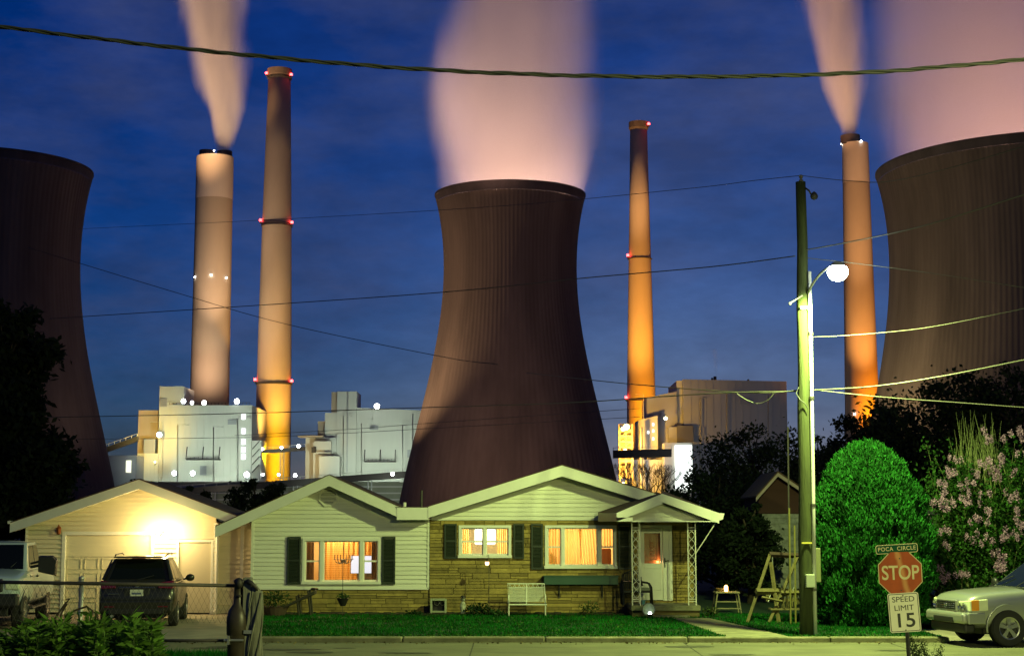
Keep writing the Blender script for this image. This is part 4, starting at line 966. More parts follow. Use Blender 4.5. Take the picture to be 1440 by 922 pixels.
for py in (470,560,710,828): p = pc(py)+off*.93; MB().lathe([(.045,-.03),(.06,-.03),(.06,.03),(.045,.03)], tuple(p), 12).build('strap', m_steel, cd)
p = pc(815); MB().box(p.x-.06,p.x+.13,YPL-.31,YPL-.16,p.z-.15,p.z+.13).build('meter_box', mat('grey_box', (.38,.42,.32), .5), t, bevel=.015)
p = pc(795); MB().box(p.x+.18,p.x+.30,YPL-.1,YPL+.1,p.z-.35,p.z+.38).build('junction_box', mat('olive_box', (.20,.22,.10), .6), t, bevel=.015)
p = pc(763); MB().box(p.x-.12,p.x+.10,YPL-.18,YPL-.155,p.z-.012,p.z+.02).build('pole_tag', mat('yellow_tag', (.7,.6,.1), .5), t)
p = pc(434); MB().box(p.x-.08,p.x+.10,YPL-.16,YPL-.135,p.z-.03,p.z+.03).build('pole_tag', m_trim, t)
p = pc(268); b = MB(); b.path([p+Vector((.08,-.05,.05)), p+Vector((.16,-.08,-.02)), p+Vector((.2,-.08,-.1))], .02); b.lathe([(.01,-.09),(.07,-.06),(.09,0),(.06,.06),(.015,.1)], tuple(p+Vector((.27,-.08,-.14))), 12); b.build('cut_out_insulator', m_steel, t, smooth=True)
p = pc(420); b = MB(); b.tube(p+Vector((-.28,-.1,-.1)), p+Vector((-.02,-.12,.06)), .018); b.ball(tuple(p+Vector((-.3,-.1,-.12))),.035,8); b.build('guy_hook', m_steel_l, t)
p = pc(550); b = MB()
b.path([p+Vector((-.13,-.1,.08)),p+Vector((-.2,-.16,-.06)),p+Vector((-.12,-.19,-.2)),p+Vector((-.02,-.19,-.28)),p+Vector((.05,-.19,-.4))],.012,6); b.build('service_drop_loop', m_wire, t)
# lamp: arm and cobra head
LX, LZ = X(1178,YPL-1.2,379), Z(379,YPL-1.2)
lt = root('street_lamp', (pb_.x+.1, YPL-.15, Z(410,YPL)), 'brightly burning street lamp on a curved arm of the wooden pole', 'street lamp')
p0 = pc(412)+Vector((.10,-.14,0)); hd = Vector((LX, YPL-1.2, LZ+.06))
b = MB(); pts = []
for i in range(11):
    u = i/10; pts.append(Vector((p0.x+(hd.x-.15-p0.x)*u, p0.y+(hd.y-p0.y)*u, p0.z+(hd.z-p0.z)*(1-(1-u)**2))))
b.path(pts, .028, 10); b.build('arm', m_steel_l, lt, smooth=True)
b = MB(); b.lathe([(.02,.16),(.10,.14),(.17,.06),(.2,0)], (LX, YPL-1.2, LZ+.02), 20); b.build('lamp_housing', mat('lamp_housing', (.4,.42,.4), .5), lt, smooth=True)
b = MB(); b.ball((LX, YPL-1.2, LZ-.05), .22, 24, (1,1,.9)); b.build('lamp_globe', emit_mat('street_lamp_glass', (.86,1,.78), 60), lt, smooth=True)
LAMPC = (.80, 1.0, .30)
spotlight('street_lamp_light', (LX, YPL-1.35, LZ-.30), (LX-.4, YPL-1.0, 0), 7200, LAMPC, 168, .35, .16, lt)

# the next lamp of the same street, behind and right of the photographer: it lights the signs and the near bank
l2 = root('street_lamp', (12.5, 6.0, 0), 'second street lamp on its own pole, out of the picture behind the viewer', 'street lamp')
MB().tube((12.5,6,-.1),(12.5,6,8.3),.16,.11,n=14).build('pole_shaft', m_pole, l2, smooth=True)
MB().path([(12.4,6,7.9),(11.9,6.1,8.15),(11.3,6.2,8.2)], .028, 8).build('arm', m_steel_l, l2, smooth=True)
MB().lathe([(.02,.16),(.10,.14),(.17,.06),(.2,0)], (11.2,6.2,8.1), 20).build('lamp_housing', MATS['lamp_housing'], l2, smooth=True)
MB().ball((11.2,6.2,8.05), .15, 14).build('lamp_globe', MATS['street_lamp_glass'], l2, smooth=True)
spotlight('street_lamp_light', (11.2,6.2,7.8), (9.5,9.5,0), 9000, (.95,1,.34), 165, .35, .16, l2)

# ------------------------------------------------------------------ wires
def wire(label, pts, r, m=None, twist=0, name='overhead_wire'):
    """pts: (px, py, Y) of ends and in-between points; a smooth curve through them"""
    P_ = [W(*p) for p in pts]; out = []
    n = len(P_)
    for i in range(n-1):
        p0_, p1, p2, p3 = P_[max(i-1,0)], P_[i], P_[i+1], P_[min(i+2,n-1)]
        for k in range(16):
            u = k/16; out.append(.5*((2*p1)+(p2-p0_)*u+(2*p0_-5*p1+4*p2-p3)*u*u+(-p0_+3*p1-3*p2+p3)*u**3))
    out.append(P_[-1]); b = MB()
    o = None
    if twist:
        L = 0; acc = [0]
        for a, c in zip(out, out[1:]): L += (c-a).length; acc.append(L)
        fine = []; N_ = int(L/.05); j = 0
        for q in range(N_+1):
            s = L*q/N_
            while j < len(acc)-2 and acc[j+1] < s: j += 1
            u = (s-acc[j])/max(acc[j+1]-acc[j],1e-6); fine.append((out[j].lerp(out[j+1], u), s))
        for ph in range(3):
            b.path([c+Vector((0, math.cos(s*twist+ph*2.094), math.sin(s*twist+ph*2.094)))*r*.62 for c, s in fine], r*(.62 if ph else .4), 6)
    else: b.path(out, r, 6)
    o = b.build(name, m or m_wire, smooth=True); return tag(o, label, 'wire', 'overhead wires')
wire('thick twisted service cable crossing the whole top of the sky', [(-60,32,13),(0,38,13),(300,73,13),(600,98,13),(900,108,13),(1200,103,13),(1440,84,13),(1500,78,13)], .017, twist=9)
wire('wire from the very top of the pole leading left into the sky', [(1125,247,35),(1060,254,37),(960,266,40),(700,290,48),(400,308,60),(110,322,75)], .008)
wire('thin wire from the pole top to the upper right, before the right tower', [(1127,247,35),(1190,254,34),(1250,255,33),(1340,235,32),(1445,204,31)], .008)
wire('wire passing from the pole behind the middle tower top towards the left trees', [(1118,360,35),(1000,375,37),(820,391,40),(620,411,44),(350,430,50),(70,448,56)], .013)
wire('pale wire rising to the right above the street lamp', [(1129,352,35),(1190,341,34),(1300,317,32),(1445,272,30)], .013, m_wire_l)
wire('thin wire sloping down to the right from behind the street lamp', [(1129,362,35),(1225,373,34),(1330,387,33),(1445,405,32)], .008, m_wire_l)
wire('short pale wire leaving the pole to the right below the lamp', [(1136,474,35),(1200,471,34.5),(1300,461,34),(1410,440,33),(1450,431,32.5)], .008, m_wire_l)
wire('wire at mid height crossing the boiler house front to the left edge', [(1131,550,35),(1000,553,37),(800,566,42),(590,573,46),(300,582,52),(-20,588,58)], .014, m_wire_l)
wire('bright cable rising to the right edge from the pole midpoint', [(1131,549,35),(1230,543,34),(1330,528,33),(1445,505,32)], .016, m_wire_l)
wire('wire from the pole across the grey power block to the middle tower', [(1131,547,35),(1060,552,36),(900,541,40),(740,524,45)], .012, m_wire_l)
wire('wire sagging from the pole midpoint to the lower right', [(1136,547,35),(1240,558,34.5),(1350,566,34),(1445,573,33.5)], .010, m_wire_l)
wire('long wire falling from the upper left to the middle tower', [(40,348,60),(250,412,56),(400,455,54),(620,501,50),(700,512,48)], .012)
wire('small slack loop of cable hanging left of the pole', [(1036,553,36),(1050,562,36),(1066,567,36),(1080,562,35.8),(1090,551,35.7)], .008, m_wire_l)
wire('faint upper line crossing the stepped plant building', [(330,612,70),(480,604,66),(640,592,62),(900,574,56)], .010)
wire('faint lower line crossing the stepped plant building', [(0,618,80),(330,615,72),(480,609,66),(640,600,62),(900,586,56)], .010)
tag(MB().tube((X(1108,41),41,0.05),(X(1108,41,600),41,Z(600,41)),.022,n=6).build('antenna_mast', m_steel), 'thin dark mast standing by the swing frame', 'mast')

# ------------------------------------------------------------------ chain-link fence and gate post
YF = 18.3
def fx_(px): return X(px, YF)
zf = Z(820, YF); zr_ = Z(900, YF)
t = root('chain_link_fence', (fx_(115), YF, .86), 'low chain-link fence with a dark top rail crossing in front of the vehicles', 'fence')
b = MB(); b.tube((fx_(-60), YF, Z(817,YF)), (fx_(345), YF, Z(823,YF)), .021, n=10); b.build('top_rail', mat('rusty_pipe', (.10,.09,.08), .6, metal=.4, var=.3, vscale=8), t, smooth=True)
b = MB(); b.tube((fx_(225), YF, zr_), (fx_(345), YF, zr_), .017, n=10); b.build('bottom_rail', MATS['rusty_pipe'], t, smooth=True)
for px in (115,):
    b = MB(); b.tube((fx_(px)+.01, YF+.03, .8), (fx_(px)+.01, YF+.03, Z(813,YF)), .024, n=12); b.ball((fx_(px)+.01, YF+.03, Z(813,YF)), .032, 10); b.build('fence_post', m_steel_l, t, smooth=True)
b = MB(); pit = .062; xa, xb = fx_(-40), fx_(343); zt_ = Z(819,YF); zb = Z(873,YF)-.02
H_ = zt_-.0-zb; nseg = int(round(H_/pit)); 
x = xa
k = 0
while x < xb:
    pts = [(x+(pit*.5 if (i+k) % 2 else -pit*.0), YF-.012+.006*((i+k)%2), zb+i*pit) for i in range(nseg+1)]
    b.path(pts, .0016, 3); x += pit*.5; k += 1
b.build('wire_mesh', mat('mesh_wire', (.16,.15,.13), .5, metal=.5), t)
# bottle-shaped terminal post
xg = fx_(340); t = root('gate_post', (xg, YF-.05, .86), 'brown bottle-shaped terminal post at the right end of the chain-link fence', 'post')
prof = [(.115,.86-.2),(.115,Z(893,YF)),(.125,Z(890,YF)),(.128,Z(868,YF)),(.10,Z(856,YF)),(.055,Z(848,YF)),(.046,Z(820,YF)),(.055,Z(818,YF)),(.055,Z(815,YF)),(.02,Z(812,YF))]
MB().lathe(prof, (fx_(338.5), YF-.05, 0), 24).build('post_body', mat('brown_glazed', (.045,.036,.024), .4, var=.35, vscale=7), t, smooth=True)
b = MB(); b.tube((fx_(322),YF-.17,Z(898,YF)),(fx_(349),YF-.17,Z(898,YF)),.014); b.box(fx_(327),fx_(330),YF-.2,YF-.1,Z(904,YF),Z(892,YF)); b.build('hinge_bar', m_steel_l, t)
b = MB(); b.ball((fx_(341),YF-.12,Z(819,YF)),.045,10,(1,1,1.3)); b.ball((fx_(345),YF-.12,Z(817,YF)),.03,10); b.tube((fx_(338),YF-.12,Z(838,YF)),(fx_(344),YF-.14,Z(836,YF)),.015); b.build('clamp', m_steel, t, smooth=True)
t = root('post', (fx_(358), YF-.1, .86), 'grey weathered post wrapped in twisted vine stems beside the bottle-shaped post', 'post')
b = MB(); b.box(fx_(346),fx_(357),YF-.12,YF+.02,.6,Z(811,YF)); b.build('timber', mat('grey_timber', (.20,.20,.16), .9, bump=.7, bscale=8, var=.3, vscale=4, stretch=(4,4,.4)), t, bevel=.008)
b = MB(); b.path([(fx_(364),YF-.07,.6),(fx_(363),YF-.07,1.1),(fx_(364),YF-.07,Z(833,YF)),(fx_(359),YF-.07,Z(822,YF))], [.075,.075,.07,.035], 12); b.build('stem_bundle', mat('grey_bark', (.17,.175,.13), .9, bump=.9, bscale=10, var=.4, vscale=6, stretch=(3,3,.5)), t, smooth=True)
for k in range(5):
    b = MB(); ph = k*1.25; b.path([(fx_(362.5)+.085*math.cos(ph+z_*2.6), YF-.08+.085*math.sin(ph+z_*2.6), z_) for z_ in np.linspace(.62, Z(829,YF)-random.uniform(0,.06), 40)], .011, 6); b.build('vine_stem', MATS['grey_bark'], t, smooth=True)
b = MB(); b.path([(fx_(352),YF-.14,Z(816,YF)),(fx_(359),YF-.16,Z(819,YF)),(fx_(364),YF-.16,Z(824,YF)),(fx_(367),YF-.15,Z(829,YF))],[.03,.025,.02,.01],8); b.build('latch', m_steel, t, smooth=True)
b = MB(); b.box(fx_(349),fx_(360),YF-.17,YF-.145,Z(889,YF),Z(884,YF)); b.build('band', m_steel_l, t)

# ------------------------------------------------------------------ signs
YS = 22.6
def sx_(px): return X(px, YS)
m_signpost = mat('sign_post_steel', (.05,.05,.045), .6, metal=.4)
base = W(1281.5, 975, YS); top = W(1268.5, 770, YS)
t = root('sign_post', (base.x, YS, 0), 'leaning dark steel post carrying the stop and speed limit signs', 'sign post')
b = MB(); b.path([Vector((base.x+.02,YS+.035,-.1)), Vector((top.x,YS+.035,top.z))], .03, 6); b.build('post', m_signpost, t)
b = MB()
for i in range(14): z = .3+i*.12; u = z/top.z; b.lathe([(.001,-.004),(.009,-.004),(.009,.002)], (base.x+.02+(top.x-base.x-.02)*u, YS+.006, z), 8, 'y')
b.build('bolt_holes', m_steel, t)
def decayed(name, col, col2, scale=2.5):
    m = mat(name, col, .45, var=.22, vscale=5)
    return m
m_red = mat('faded_red_sheeting', (.36,.055,.004), .7, var=.22, vscale=4)
nt = m_red.node_tree; 
def streak(m, cx, w, col2, amt):
    nt = m.node_tree; N = nt.nodes; L = nt.links; b = N['Principled BSDF']; src = b.inputs['Base Color'].links[0].from_socket
    tc = N.new('ShaderNodeTexCoord'); sp = N.new('ShaderNodeSeparateXYZ'); L.new(tc.outputs['Object'], sp.inputs[0])
    no = N.new('ShaderNodeTexNoise'); no.inputs['Scale'].default_value = 6; L.new(tc.outputs['Object'], no.inputs['Vector'])
    def MT(op, a, c):
        q = N.new('ShaderNodeMath'); q.operation = op
        for i, s in enumerate((a, c)):
            if isinstance(s, (int, float)): q.inputs[i].default_value = s
            elif s is not None: L.new(s, q.inputs[i])
        return q.outputs[0]
    d = MT('ABSOLUTE', MT('SUBTRACT', MT('ADD', sp.outputs[0], MT('MULTIPLY', sp.outputs[2], .22)), cx), None)
    d = MT('ADD', d, MT('MULTIPLY', MT('SUBTRACT', no.outputs['Fac'], .5), w*1.2))
    mr = N.new('ShaderNodeMapRange'); mr.interpolation_type='SMOOTHSTEP'; L.new(d, mr.inputs[0]); mr.inputs[1].default_value = 0; mr.inputs[2].default_value = w; mr.inputs[3].default_value = amt; mr.inputs[4].default_value = 0
    mx = N.new('ShaderNodeMix'); mx.data_type = 'RGBA'; L.new(mr.outputs[0], mx.inputs[0]); L.new(src, mx.inputs[6]); mx.inputs[7].default_value = (*col2, 1); L.new(mx.outputs[2], b.inputs['Base Color'])
streak(m_red, .03, .06, (.62,.30,.10), .75)
m_legend = mat('sign_legend_white', (.60,.52,.27), .5, var=.15, vscale=9)
m_white_s = mat('sign_white_sheeting', (.74,.72,.56), .45, var=.07, vscale=5)
m_black = mat('sign_black', (.012,.012,.012), .5)
m_greens = mat('sign_green', (.006,.075,.035), .6, var=.15, vscale=6, spec=.1)
def plate(name, pts, m, parent, y=0, th=.003):
    b = MB(); b.prism(pts, y, y+th); return b.build(name, m, parent, local=True)
def rrect(w, h, r, n=6):
    pts = []
    for cx_, cz_, a0 in ((w/2-r,h/2-r,0),(-w/2+r,h/2-r,90),(-w/2+r,-h/2+r,180),(w/2-r,-h/2+r,270)):
        for i in range(n+1): a = R(a0+90*i/n); pts.append((cx_+r*math.cos(a), cz_+r*math.sin(a)))
    return pts
def octp(r): return [(r*math.cos(R(22.5+45*k)), r*math.sin(R(22.5+45*k))) for k in range(8)]
def signroot(px, py, ang, label, name):
    p = W(px, py, YS); r = root(name, tuple(p), label, 'road sign'); r.rotation_euler = (0, R(ang), 0); return r
s1 = signroot(1266, 805.5, -1.5, 'faded orange-red octagonal stop sign with a pale streak', 'stop_sign')
rr = .306/math.cos(R(22.5)); s1.location.y = YS
plate('border', octp(rr), m_legend, s1, 0, .004); plate('face', octp(rr-.012), m_red, s1, -.003, .003)
tx = text_obj('legend', 'STOP', .275, m_legend, s1, (0,-.0045,.0), sx=.80, bold=.004)
for z in (.205,-.235): b = MB(); b.lathe([(.001,-.006),(.010,-.006),(.010,-.003)],(0,0,z),10,'y'); b.build('bolt', m_steel, s1, local=True)
s2 = signroot(1271.5, 860.5, -3.5, 'white rectangular speed limit sign below the stop sign', 'speed_limit_sign')
s2.location.y = YS-.01
plate('face', rrect(.432,.54,.03), m_white_s, s2, 0, .004)
bo = MB(); o_, i_ = rrect(.41,.518,.024), rrect(.392,.50,.018)
n = len(o_); bo.add([(x,-.0012,z) for x,z in o_]+[(x,-.0012,z) for x,z in i_], [(k,(k+1)%n,n+(k+1)%n,n+k) for k in range(n)]); bo.build('border', m_black, s2, local=True)
text_obj('legend', 'SPEED', .105, m_black, s2, (0,-.002,.18), sx=1.12, bold=0); text_obj('legend', 'LIMIT', .105, m_black, s2, (0,-.002,.062), sx=1.12, bold=0)
text_obj('numerals', '15', .27, m_black, s2, (0,-.002,-.115), sx=1.12, bold=.004, spacing=1.05)
for z in (.235,-.24): b = MB(); b.lathe([(.001,-.006),(.009,-.006),(.009,.0)],(0,0,z),10,'y'); b.build('bolt', m_steel, s2, local=True)
s3 = signroot(1261, 771, -3.5, 'narrow green street name sign above the stop sign', 'street_name_sign')
plate('border', rrect(.59,.125,.03), m_legend, s3, 0, .004); plate('face', rrect(.572,.107,.025), m_greens, s3, -.002, .002)
text_obj('legend', 'POCA  CIRCLE', .078, m_legend, s3, (0,-.0035,0), sx=.95, bold=.001, spacing=1.12)

# ------------------------------------------------------------------ vehicles (x forward, y left, z up)
m_tyre = mat('tyre_rubber', (.018,.018,.018), .85, bump=.3, bscale=30)
m_dark = mat('black_plastic', (.012,.012,.013), .5)
m_chrome = mat('chrome', (.65,.65,.65), .15, metal=1)
m_alloy = mat('alloy_wheel', (.45,.45,.44), .3, metal=.85)
m_tint = mat('tinted_glass', (.006,.008,.008), .08, spec=.35)
def body_loft(parent, st, m, cuts, name='body', crown=.03):
    ring0 = None; v = []; f = []; nr = None
    for (x, zb, zt, w) in st:
        hf = [(0,zb),(w*.7,zb),(w*.93,zb+.06),(w*.985,zb+.2),(w,zb+(zt-zb)*.55),(w*.99,zt-.16),(w*.955,zt-.05),(w*.86,zt),(w*.45,zt+crown*.8)]
        ring = hf+[(0,zt+crown)]+[(-a,z) for a,z in reversed(hf[1:])]
        nr = len(ring); v += [(x,a,z) for a,z in ring]
    for i in range(len(st)-1):
        for j in range(nr): f.append((i*nr+j, i*nr+(j+1)%nr, (i+1)*nr+(j+1)%nr, (i+1)*nr+j))
    f.append(tuple(range(nr-1,-1,-1))); f.append(tuple((len(st)-1)*nr+j for j in range(nr)))
    b = MB().add(v, f); o = b.build(name, m, None, smooth=True); 
    s = o.modifiers.new('s','SUBSURF'); s.levels = s.render_levels = 2
    cs = []
    for (cx_, cz_, r) in cuts:
        c = MB().lathe([(.001,-1.3),(r,-1.3),(r,1.3),(.001,1.3)], (cx_,0,cz_), 40, 'y').build('cut', m)
        mo = o.modifiers.new('b','BOOLEAN'); mo.operation='DIFFERENCE'; mo.object = c; mo.solver = 'EXACT'; cs.append(c)
    bpy.context.view_layer.update(); me = bpy.data.meshes.new_from_object(o.evaluated_get(bpy.context.evaluated_depsgraph_get()))
    bpy.data.objects.remove(o)
    for c in cs: bpy.data.objects.remove(c)
    o = bpy.data.objects.new(name, me); COL.objects.link(o); o.parent = parent
    me.polygons.foreach_set('use_smooth', [True]*len(me.polygons))
    es = o.modifiers.new('e','EDGE_SPLIT'); es.split_angle = R(35)
    return o
def wheel(parent, x, y, r, side, rimr, spokes=5, w=.22, rim=None):
    t_ = MB().lathe([(rimr,-w/2),(r-.03,-w/2),(r,-w/2+.04),(r,w/2-.04),(r-.03,w/2),(rimr,w/2)], (x,y,r), 36, 'y').build('wheel', m_tyre, parent, local=True, smooth=False)
    s = side; b = MB(); yo = y+s*w*.42
    b.lathe([(rimr,s*w*.5),(rimr-.02,s*w*.46),(rimr-.03,s*w*.2),(rimr,s*w*.2)] , (x,y,r), 36, 'y'); 
    b.lathe([(.001,s*w*.48),(.06,s*w*.47),(.07,s*w*.30)], (x,y,r), 20, 'y')
    for k in range(spokes):
        a = 2*math.pi*k/spokes+.3; c_, s_ = math.cos(a), math.sin(a); n_ = (-s_, c_)
        q = [(x+c_*.05+n_[0]*.03, r+s_*.05+n_[1]*.03),(x+c_*(rimr-.01)+n_[0]*.045, r+s_*(rimr-.01)+n_[1]*.045),(x+c_*(rimr-.01)-n_[0]*.045, r+s_*(rimr-.01)-n_[1]*.045),(x+c_*.05-n_[0]*.03, r+s_*.05-n_[1]*.03)]
        ya, yb = y+s*w*.28, y+s*w*.45
        b.hull([(p[0],ya,p[1]) for p in q],[(p[0],yb,p[1]) for p in q])
    b.build('rim', rim or m_alloy, t_, local=True)
    MB().lathe([(.001,s*w*.17),(rimr-.035,s*w*.19)], (x,y,r), 30, 'y').build('brake_disc', m_dark, t_, local=True)
def cabin(parent, base, roof, m, zb, zr, rb=.05, panes=()):
    """base/roof = (x_rear, x_front, half width)"""
    (br, bf, bw), (rr_, rf, rw) = base, roof
    B = {'rl':Vector((br,bw,zb)),'rr':Vector((br,-bw,zb)),'fl':Vector((bf,bw,zb)),'fr':Vector((bf,-bw,zb))}
    T = {'rl':Vector((rr_,rw,zr-.03)),'rr':Vector((rr_,-rw,zr-.03)),'fl':Vector((rf,rw,zr-.03)),'fr':Vector((rf,-rw,zr-.03))}
    b = MB(); nx_ = 6; ny_ = 6
    v = [B['rl'],B['rr'],B['fr'],B['fl'],T['rl'],T['rr'],T['fr'],T['fl']]
    f = [(0,4,7,3),(1,2,6,5),(0,1,5,4),(3,7,6,2)]
    k = len(v); 
    for i in range(nx_+1):
        for j in range(ny_+1):
            u, w_ = i/nx_, j/ny_; p = Vector((rr_+(rf-rr_)*u, rw-2*rw*w_, zr-.03+.05*(1-(2*w_-1)**4)*(1-(2*u-1)**4)))
            v.append(p)
    for i in range(nx_):
        for j in range(ny_): a = k+i*(ny_+1)+j; f.append((a, a+1, a+ny_+2, a+ny_+1))
    b.add(v, f); o = b.build('cabin', m, parent, local=True)
    bm_ = o.modifiers.new('w','WELD'); bm_.merge_threshold = .001
    bv = o.modifiers.new('bv','BEVEL'); bv.width = rb; bv.segments = 3; bv.angle_limit = R(40); bv.limit_method='ANGLE'
    faces = {'left':(B['rl'],B['fl'],T['fl'],T['rl']), 'right':(B['fr'],B['rr'],T['rr'],T['fr']), 'front':(B['fl'],B['fr'],T['fr'],T['fl']), 'rear':(B['rr'],B['rl'],T['rl'],T['rr'])}
    for (nm, face, u0, u1, v0, v1) in panes:
        a, b2, c, d = faces[face]
        def bl(u, v_): return (a.lerp(b2,u)).lerp(d.lerp(c,u), v_)
        nrm = (b2-a).cross(d-a).normalized(); q = [bl(u0,v0),bl(u1,v0),bl(u1,v1),bl(u0,v1)]
        MB().hull([p+nrm*.008 for p in q],[p-nrm*.01 for p in q]).build(nm, m_tint, parent, local=True, bevel=.004)
    return o
def rbox(parent, name, x0,x1,y0,y1,z0,z1, m, bev=.02): return MB().box(x0,x1,y0,y1,z0,z1).build(name, m, parent, local=True, bevel=bev, segs=3)
# --- dark SUV, seen from behind, in front of the garage
m_darkpaint = mat('dark_metallic_paint', (.020,.019,.012), .32, metal=.1, coat=.45)
m_tail = mat('tail_lamp_red', (.13,.008,.01), .12, coat=1, spec=.8)
V = root('parked_car', (X(200,38.4)-.42, 40.9, .012), 'dark SUV seen from behind, parked facing the garage door', 'car', 'parked vehicles', rotz=R(90+7))
body_loft(V, [(2.26,.42,.72,.5),(2.2,.34,.86,.74),(2.0,.3,.98,.86),(1.3,.28,1.04,.90),(.6,.28,1.07,.92),(-.8,.28,1.08,.92),(-1.8,.3,1.10,.92),(-2.12,.32,1.10,.90),(-2.25,.36,.92,.86),(-2.30,.42,.70,.78)], m_darkpaint, [(1.35,.36,.41),(-1.35,.36,.41)])
cabin(V, (-2.16,1.15,.84), (-1.72,.25,.62), m_darkpaint, 1.06, 1.66, .06, [('rear_window','rear',.09,.91,.16,.90),('windscreen','front',.06,.94,.1,.94),('side_window','right',.42,.70,.12,.88),('side_window','right',.72,.97,.14,.86),('side_window','left',.3,.58,.12,.88),('side_window','left',.03,.28,.14,.86)])
for s in (-1,1):
    for x in (1.35,-1.35): wheel(V, x, s*.80, .35, s, .23)
    b = MB(); b.hull([(-2.235,s*.84,.93),(-2.27,s*.50,.95),(-2.22,s*.52,1.07),(-2.16,s*.86,1.13)],[(-2.1,s*.895,.95),(-2.2,s*.48,.95),(-2.1,s*.5,1.07),(-1.98,s*.90,1.14)]); b.build('tail_light', m_tail, V, local=True, bevel=.012)
    b = MB(); b.hull([(-2.17,s*.83,1.14),(-2.185,s*.76,1.14),(-1.80,s*.63,1.62),(-1.77,s*.66,1.62)],[(-2.1,s*.85,1.14),(-2.12,s*.78,1.14),(-1.72,s*.64,1.62),(-1.70,s*.68,1.62)]); b.build('pillar_light', m_dark, V, local=True)
    rbox(V,'reflector',-2.375,-2.33,s*.62-.12,s*.62+.12,.50,.53, m_tail, .008)
    b = MB(); b.ball((.62,s*1.03,1.10),.13,14,(.55,.9,.72)); b.tube((.64,s*.86,1.06),(.62,s*1.0,1.08),.025); b.build('side_mirror', m_darkpaint, V, local=True, smooth=True)
    b = MB(); b.path([(-1.6,s*.60,1.68),(-1.5,s*.61,1.72),(.0,s*.61,1.735),(.15,s*.6,1.69)],.016,6); b.build('roof_rail', m_dark, V, local=True, smooth=True)
rbox(V,'rear_bumper',-2.37,-2.14,-.86,.86,.36,.68, m_darkpaint, .06); rbox(V,'bumper_insert',-2.385,-2.2,-.66,.66,.34,.47, m_dark, .02)
rbox(V,'plate_recess',-2.285,-2.2,-.30,.30,.74,.93, m_dark, .02)
b = MB(); b.box(-2.305,-2.286,-.155,.155,.76,.915); lp = b.build('licence_plate', mat('plate_white', (.6,.6,.55), .4), V, local=True, bevel=.004)
b = MB(); b.box(-2.307,-2.3055,-.11,.11,.80,.845); b.build('plate_characters', mat('plate_ink', (.08,.10,.22), .5, var=.9, vscale=28), lp, local=True)
b = MB(); b.lathe([(.001,-.01),(.045,-.008),(.05,.0)], (0,0,0), 16,'x'); bd = b.build('badge', m_chrome, V, local=True); bd.location = (-2.245,0,1.0)
rbox(V,'chrome_strip',-2.27,-2.2,-.42,.42,.945,.965, m_chrome, .006); rbox(V,'spoiler',-1.98,-1.66,-.60,.60,1.655,1.69, m_darkpaint, .014)
rbox(V,'trim_letters',-2.31,-2.29,.42,.66,.80,.825, m_chrome, .003)
b = MB(); b.tube((-2.165,.02,1.13),(-2.08,-.38,1.24),.012); b.build('rear_wiper', m_dark, V, local=True)
rbox(V,'high_brake_light',-1.99,-1.96,-.16,.16,1.635,1.652, m_tail, .004); b = MB(); b.tube((-2.42,.55,.30),(-2.2,.55,.30),.035,n=12); b.build('exhaust', m_steel_l, V, local=True)
rbox(V,'underbody',-1.9,1.9,-.62,.62,.22,.6, m_dark, .02)
# --- silver SUV at the right
m_silver = mat('silver_paint', (.42,.43,.40), .30, metal=.55, coat=.8, var=.04, vscale=2)
YV = 34.75
V = root('parked_car', (X(1416,33.0,885)+1.266, 34.06, .012), 'silver SUV seen from its front left corner at the right picture edge', 'car', 'parked vehicles', rotz=R(190))
body_loft(V, [(2.30,.46,.80,.60),(2.26,.40,.92,.78),(2.14,.36,1.02,.87),(1.9,.34,1.07,.90),(1.3,.32,1.12,.925),(.8,.32,1.15,.93),(-.8,.32,1.16,.93),(-2.0,.34,1.15,.92),(-2.28,.38,1.12,.88),(-2.36,.46,.8,.8)], m_silver, [(1.43,.38,.45),(-1.43,.38,.45)])
cabin(V, (-2.25,.92,.86), (-2.0,.12,.66), m_silver, 1.12, 1.76, .06, [('rear_window','rear',.08,.92,.14,.92),('windscreen','front',.06,.94,.08,.94),('side_window','left',.48,.68,.12,.9),('side_window','left',.70,.95,.12,.88),('side_window','left',.06,.45,.12,.9),('side_window','right',.05,.5,.12,.9),('side_window','right',.55,.94,.12,.9)])
